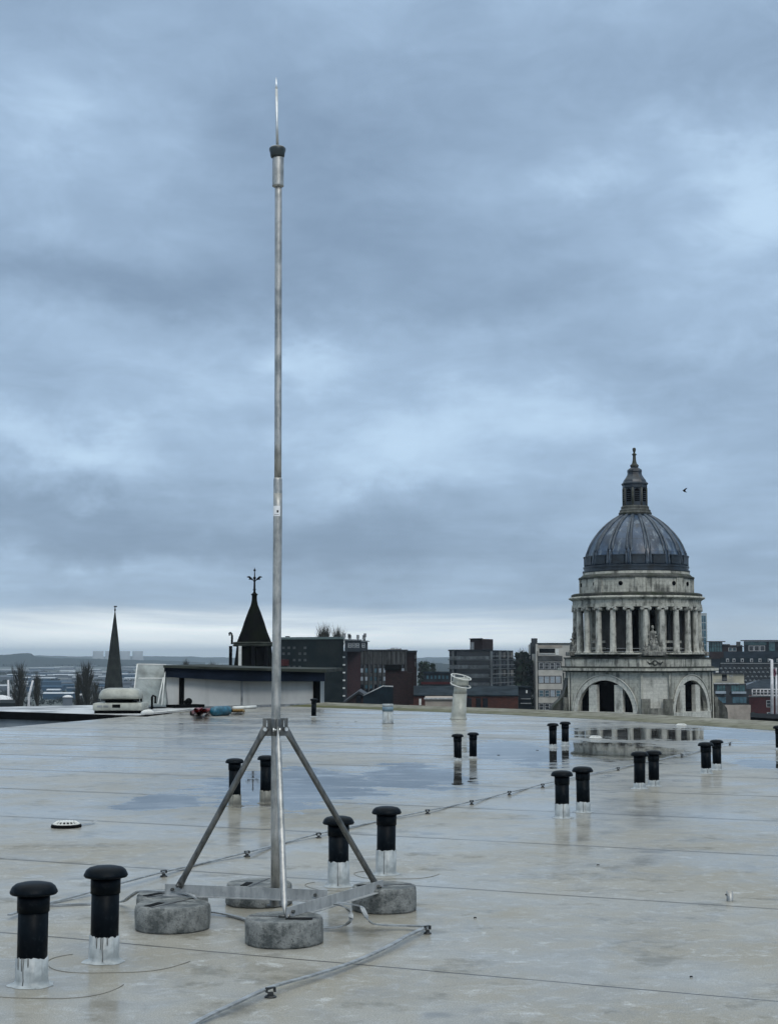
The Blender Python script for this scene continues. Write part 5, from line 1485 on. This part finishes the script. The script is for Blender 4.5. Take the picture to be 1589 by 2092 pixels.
for px, pyb, w, h, mw, mr in ((90,1368,60,3,G_,W_),(130,1366,40,2.5,G_,W_),(60,1375,50,3,G_,G_),(20,1373,40,4,G_,W_),(110,1380,60,4,B_,G_),(145,1384,40,4,G_,W_),(90,1392,44,5,B_,W_),(115,1400,60,7,B_,B_),(100,1412,55,9,B_,B_),(120,1428,60,10,B_,W_),(205,1378,30,3,G_,W_),(215,1388,26,4,G_,W_),(255,1372,30,3,G_,G_),(262,1382,34,4,G_,W_),(268,1392,26,4,W_,W_),(262,1402,30,6,G_,G_),(255,1412,20,5,B_,G_),(215,1404,26,5,B_,G_),(10,1390,40,7,G_,G_),(60,1400,30,6,B_,G_),(190,1372,30,2.5,G_,W_),(270,1366,40,2,G_,W_),(30,1384,30,5,B_,W_),(138,1374,30,3,W_,W_),(160,1390,22,3,G_,W_),(140,1408,24,5,B_,B_),(110,1420,26,5,B_,W_)):
    shed(px, pyb, w, h, mw, mr)
for i in range(60):
    shed(rs.uniform(-20, 300), 1342+rs.uniform(18, 80)**1.0, rs.uniform(8,30), rs.uniform(2,5), rs.choice((G_,B_,G_,G_)), rs.choice((W_,G_,G_,B_,G_,G_)))
# belts of trees through the town
def belt(y_px, x0, x1, hpx, seed, name='distant_woods', label='belt of dark trees through the hazy town'):
    rs_ = random.Random(seed); Y = (H-GZ)*F/(y_px-HOR); s_ = Y/F; mb = MB()
    x = x0
    while x < x1:
        w = rs_.uniform(3,8); hh = hpx*rs_.uniform(.5,1.2)
        c = Vector((W(x,HOR,Y).x, Y+rs_.uniform(-60,60), GZ))
        for k in range(14):
            p = c + Vector((rs_.gauss(0,w*s_*.5), rs_.gauss(0,w*s_*.5), rs_.uniform(0,hh*s_)))
            q = w*s_*.35; d1 = Vector((rs_.gauss(0,1),rs_.gauss(0,.6),rs_.gauss(0,1))).normalized()*q; d2 = Vector((rs_.gauss(0,1),rs_.gauss(0,.6),rs_.gauss(0,1))).normalized()*q
            mb.add([p-d1,p+d2,p+d1,p-d2], [(0,1,2,3)])
        x += w*.45
    tag(mb.build(name, M['wood'], loc=(W((x0+x1)/2,HOR,Y).x, Y, GZ)), label, None, None, 'stuff')
belt(1362, -20, 560, 3.5, 1); belt(1378, -20, 330, 5, 2); belt(1396, -20, 300, 7, 3); belt(1420, -20, 300, 9, 4)
belt(1434, 60, 260, 9, 5); belt(1368, 340, 480, 5, 6)
# hills: ridges with real depth
def hill(name, label, pts, Y, depth, seed):
    rs_ = random.Random(seed); vs = []; fs = []; n = len(pts); S = 14
    xs = []
    for (x0,y0),(x1,y1) in zip(pts[:-1], pts[1:]):
        for k in range(S): xs.append((x0+(x1-x0)*k/S, y0+(y1-y0)*(.5-.5*math.cos(math.pi*k/S))))
    xs.append(pts[-1])
    for x_, y_ in xs:
        y2 = y_ + mnoise.noise(Vector((x_*.03, seed, 0)))*1.6 + mnoise.noise(Vector((x_*.22, seed, 3)))*.7
        top = W(x_, y2, Y)
        for t, zf_ in ((-1,0),(-.6,.35),(-.3,.75),(0,1),(.4,.8),(1,0)):
            k = W(x_, HOR, Y+depth*t); vs.append((k.x, Y+depth*t, GZ-1+(top.z-GZ)*zf_))
    m_ = len(xs)
    for i in range(m_-1):
        for k in range(5): fs.append((i*6+k, (i+1)*6+k, (i+1)*6+k+1, i*6+k+1))
    tag(MB().add(vs, fs, True).build(name, M['wood']), label, None, None, 'structure')
hill('hills', 'wooded ridge on the left horizon', [(-80,1337),(0,1337),(30,1335),(62,1334),(74,1340),(120,1344),(190,1345),(250,1347),(330,1349),(420,1352)], 5200, 700, 1)
hill('hills', 'farther low ridge across the horizon', [(-150,1341),(80,1339),(200,1341),(300,1340),(380,1341),(470,1343),(600,1344),(760,1344),(860,1343),(880,1342),(930,1343),(1060,1346),(1300,1344),(1700,1343)], 8200, 900, 2)
hill('hills', 'nearer wooded slope right of the finned block', [(700,1358),(840,1354),(880,1353),(930,1356),(1050,1362),(1100,1366)], 3600, 500, 3)
# power station
CTY = 6800.0; cs = CTY/F
for k, (x_, w_, l_) in enumerate(((201,22,'leftmost pale cooling tower on the horizon'),(223,20,'pale cooling tower half hidden behind the spire'),(251,21,'pale cooling tower just right of the spire'),(275,22,'rightmost pale cooling tower on the horizon'))):
    c = Vector((W(x_,HOR,CTY).x, CTY + k*30, GZ)); zt_ = W(x_, 1330, CTY).z; r = w_/2*cs
    MBo = MB().lathe([(r*1.35, GZ), (r*1.1, GZ+(zt_-GZ)*.35), (r*.95, GZ+(zt_-GZ)*.7), (r, zt_), (r*.93, zt_), (r*.88, zt_-7)], (c.x,c.y,0), 28)
    tag(MBo.build('cooling_tower', M['ctower'], loc=c), l_, 'cooling tower', 'cooling towers of the distant power station')
c = Vector((W(223,HOR,CTY).x, CTY+120, GZ))
tag(MB().lathe([(7, GZ), (4.5, W(223,1308,CTY).z)], (c.x,c.y,0), 16).build('power_station_chimney', M['ctower'], loc=c), 'thin pale chimney rising above the cooling towers', 'chimney')

# ---------------------------------------------------------------- bird
bp = W(1397, 1003, 90); k_ = 90/F
mb = MB()
mb.tube([bp+Vector((-3.6*k_,0,1*k_)), bp+Vector((-2.2*k_,0,.9*k_)), bp+Vector((0,0,0)), bp+Vector((2.4*k_,.02,-1.4*k_)), bp+Vector((4.6*k_,.02,-2.8*k_))], [.006,.035,.058,.035,.012], 8)
for sd_ in (1,-1):
    vs = [bp+Vector((-1.6*k_,0,.5*k_)), bp+Vector((1.6*k_,0,0)), bp+Vector((2.6*k_,sd_*.18,2.6*k_)), bp+Vector((4.2*k_,sd_*.30,4.6*k_)), bp+Vector((1.2*k_,sd_*.28,4.4*k_)), bp+Vector((-.8*k_,sd_*.12,2.6*k_))]
    mb.add(vs + [v+Vector((0,0,.012)) for v in vs], [(0,1,2,5),(5,2,3,4),(6,9+2,8,7),(11,10,9,8),(0,6,7,1),(1,7,8,2),(2,8,9,3),(3,9,10,4),(4,10,11,5),(5,11,6,0)])
tag(mb.build('bird', M['bird'], loc=bp), 'small dark bird flying right of the dome with wings raised', 'bird')

# ---------------------------------------------------------------- haze
hz, t, b = newmat('haze_air')
hz.node_tree.nodes.remove(b)
pv = t.new('ShaderNodeVolumePrincipled'); pv.inputs['Color'].default_value = (.70,.86,1.0,1); pv.inputs['Density'].default_value = .00010; pv.inputs['Anisotropy'].default_value = .1
t.l.new(pv.outputs[0], hz.node_tree.nodes['Material Output'].inputs['Volume'])
tag(MB().box((0, 12500, 43.5), (25000, 26500, 146)).build('haze', hz), 'thin pale haze filling the air', None, None, 'stuff')

# ---------------------------------------------------------------- sky and light
SUN_EL, SUN_AZ = 38, 160    # azimuth clockwise from +Y (view direction)
w = bpy.data.worlds.new('World'); SC.world = w; w.use_nodes = True
w.cycles.sampling_method = 'MANUAL'; w.cycles.sample_map_resolution = 256
t = NT(w.node_tree); bg = w.node_tree.nodes['Background']
sky = t.new('ShaderNodeTexSky', sky_type='NISHITA'); sky.sun_disc = False
sky.sun_elevation = R(SUN_EL); sky.sun_rotation = R(SUN_AZ); sky.air_density = 1.2; sky.dust_density = 2.0
dirv = t.new('ShaderNodeTexCoord').outputs['Generated']
x, y, z = t.sep(dirv)
el = t.m('MULTIPLY', t.m('ARCSINE', z), 180/math.pi)
az = t.m('MULTIPLY', t.m('ARCTAN2', x, y), 180/math.pi)
zc = t.m('ADD', t.m('MAXIMUM', z, 0.0), .13)
pl = t.comb(t.m('DIVIDE', x, zc), t.m('DIVIDE', y, zc), t.m('MULTIPLY', z, .5))
n1 = t.noise(pl, 1.1, 6, .55, .5); n2 = t.noise(pl, 2.9, 7, .6, .3); n3 = t.noise(t.vmul(dirv, (1,1,3.0)), 3.4, 5, .55, .4)
wx = t.m('MULTIPLY', t.m('SUBTRACT', t.noise(t.vmul(dirv,(1,1,1.6)), 9, 4, .55), .5), 7.0)
wy = t.m('MULTIPLY', t.m('SUBTRACT', t.noise(t.vmul(dirv,(1,1,1.6)), 11, 5, .58), .5), 6.0)
azw = t.m('ADD', az, wx); elw = t.m('ADD', el, wy)
def lobe(px, py, sx, sy, amp):
    a0 = math.degrees(math.atan((px-CX)/F)); e0 = (HOR-py)/F*57.3*.985
    dx = t.m('MULTIPLY', t.m('SUBTRACT', azw, a0), 1/(sx/F*57.3)); dy = t.m('MULTIPLY', t.m('SUBTRACT', elw, e0), 1/(sy/F*57.3))
    r2 = t.m('ADD', t.m('MULTIPLY', dx, dx), t.m('MULTIPLY', dy, dy))
    return t.m('MULTIPLY', t.m('EXPONENT', t.m('MULTIPLY', r2, -1.0)), amp*.82)
acc = t.m('ADD', t.m('MULTIPLY', t.m('SUBTRACT', n1, .5), .34), t.m('MULTIPLY', t.m('SUBTRACT', n2, .5), .36))
n4 = t.noise(t.vmul(dirv, (1,1,1.9)), 17, 6, .62, .7)
acc = t.m('ADD', acc, t.m('MULTIPLY', t.m('SUBTRACT', n4, .5), .28))
acc = t.m('ADD', acc, t.m('MULTIPLY', t.m('SUBTRACT', n3, .5), .35))
for L in ((1560,400,130,150,.42),(1480,600,240,110,.16),(1230,370,130,60,.22),(1400,300,120,50,.10),(620,690,130,70,.30),(110,900,240,60,.36),(800,930,200,75,.26),(1100,860,280,90,.20),(380,770,200,60,.12),
          (150,580,380,75,-.34),(640,330,300,150,-.32),(760,500,300,80,-.20),(250,1090,420,70,-.28),(820,1120,320,70,-.20),(930,620,260,60,-.20),(1380,760,220,50,-.16),
          (1250,130,420,90,-.12),(110,260,200,110,.16),(120,1170,320,28,.14),(100,1010,300,26,-.14),(1180,560,140,60,-.14),(330,430,150,60,-.06)):
    acc = t.m('ADD', acc, lobe(*L))
# bands near the horizon
bn = t.noise(t.comb(t.m('MULTIPLY', az, .05), t.m('MULTIPLY', el, .62), 0), 1.0, 5, .6, .6)
hb = t.smooth(el, .5, 6.0, 1, 0)
acc = t.m('ADD', acc, t.m('MULTIPLY', t.m('MULTIPLY', t.m('SUBTRACT', bn, .5), .9), hb))
f0 = t.smooth(acc, -.40, .42)
cl = t.mix(f0, (2.17,3.13,4.50), (4.7,6.45,8.65))
cl = t.mix(t.smooth(acc, .05, .36, 0, .45), cl, (6.3,8.3,10.2))
# pale break at the horizon
ex = t.smooth(el, .2, 4.5, .3, 0)
cl = t.mix(ex, cl, (4.4,5.6,6.6))
br_ = t.m('MULTIPLY', t.smooth(t.m('ADD', el, t.m('MULTIPLY', t.m('SUBTRACT', bn, .5), 3.0)), -.1, 2.2, 1, 0), t.smooth(az, 2, 12, 1, .25))
cl = t.mix(t.m('MULTIPLY', br_, .9), cl, (17.5,18.0,17.2))
# brighter overcast overhead (outside the frame)
up = t.smooth(el, 27, 60, 0, 1)
cl = t.mix(up, cl, (15.2,15.8,15.4))
fin_ = t.mix(.94, sky.outputs[0], cl)
t.set(bg.inputs['Color'], fin_); bg.inputs['Strength'].default_value = .10

sl = bpy.data.lights.new('sun', 'SUN'); sl.energy = 1.0; sl.angle = R(18); sl.color = (1, .96, .90)
so = bpy.data.objects.new('sun', sl); COL.objects.link(so)
sd_ = Vector((math.sin(R(SUN_AZ))*math.cos(R(SUN_EL)), math.cos(R(SUN_AZ))*math.cos(R(SUN_EL)), math.sin(R(SUN_EL))))
so.rotation_euler = sd_.to_track_quat('Z', 'Y').to_euler()

cam = bpy.data.cameras.new('camera'); co = bpy.data.objects.new('camera', cam); COL.objects.link(co)
co.location = (0, 0, H); co.rotation_euler = (R(90)+PITCH, 0, 0)
cam.sensor_fit = 'VERTICAL'; cam.sensor_height = 24; cam.lens = 24*F/2092; cam.clip_end = 60000; cam.clip_start = .05
SC.camera = co
SC.view_settings.view_transform = 'Standard'; SC.view_settings.look = 'None'; SC.view_settings.exposure = 0; SC.view_settings.gamma = 1
SC.cycles.volume_bounces = 0
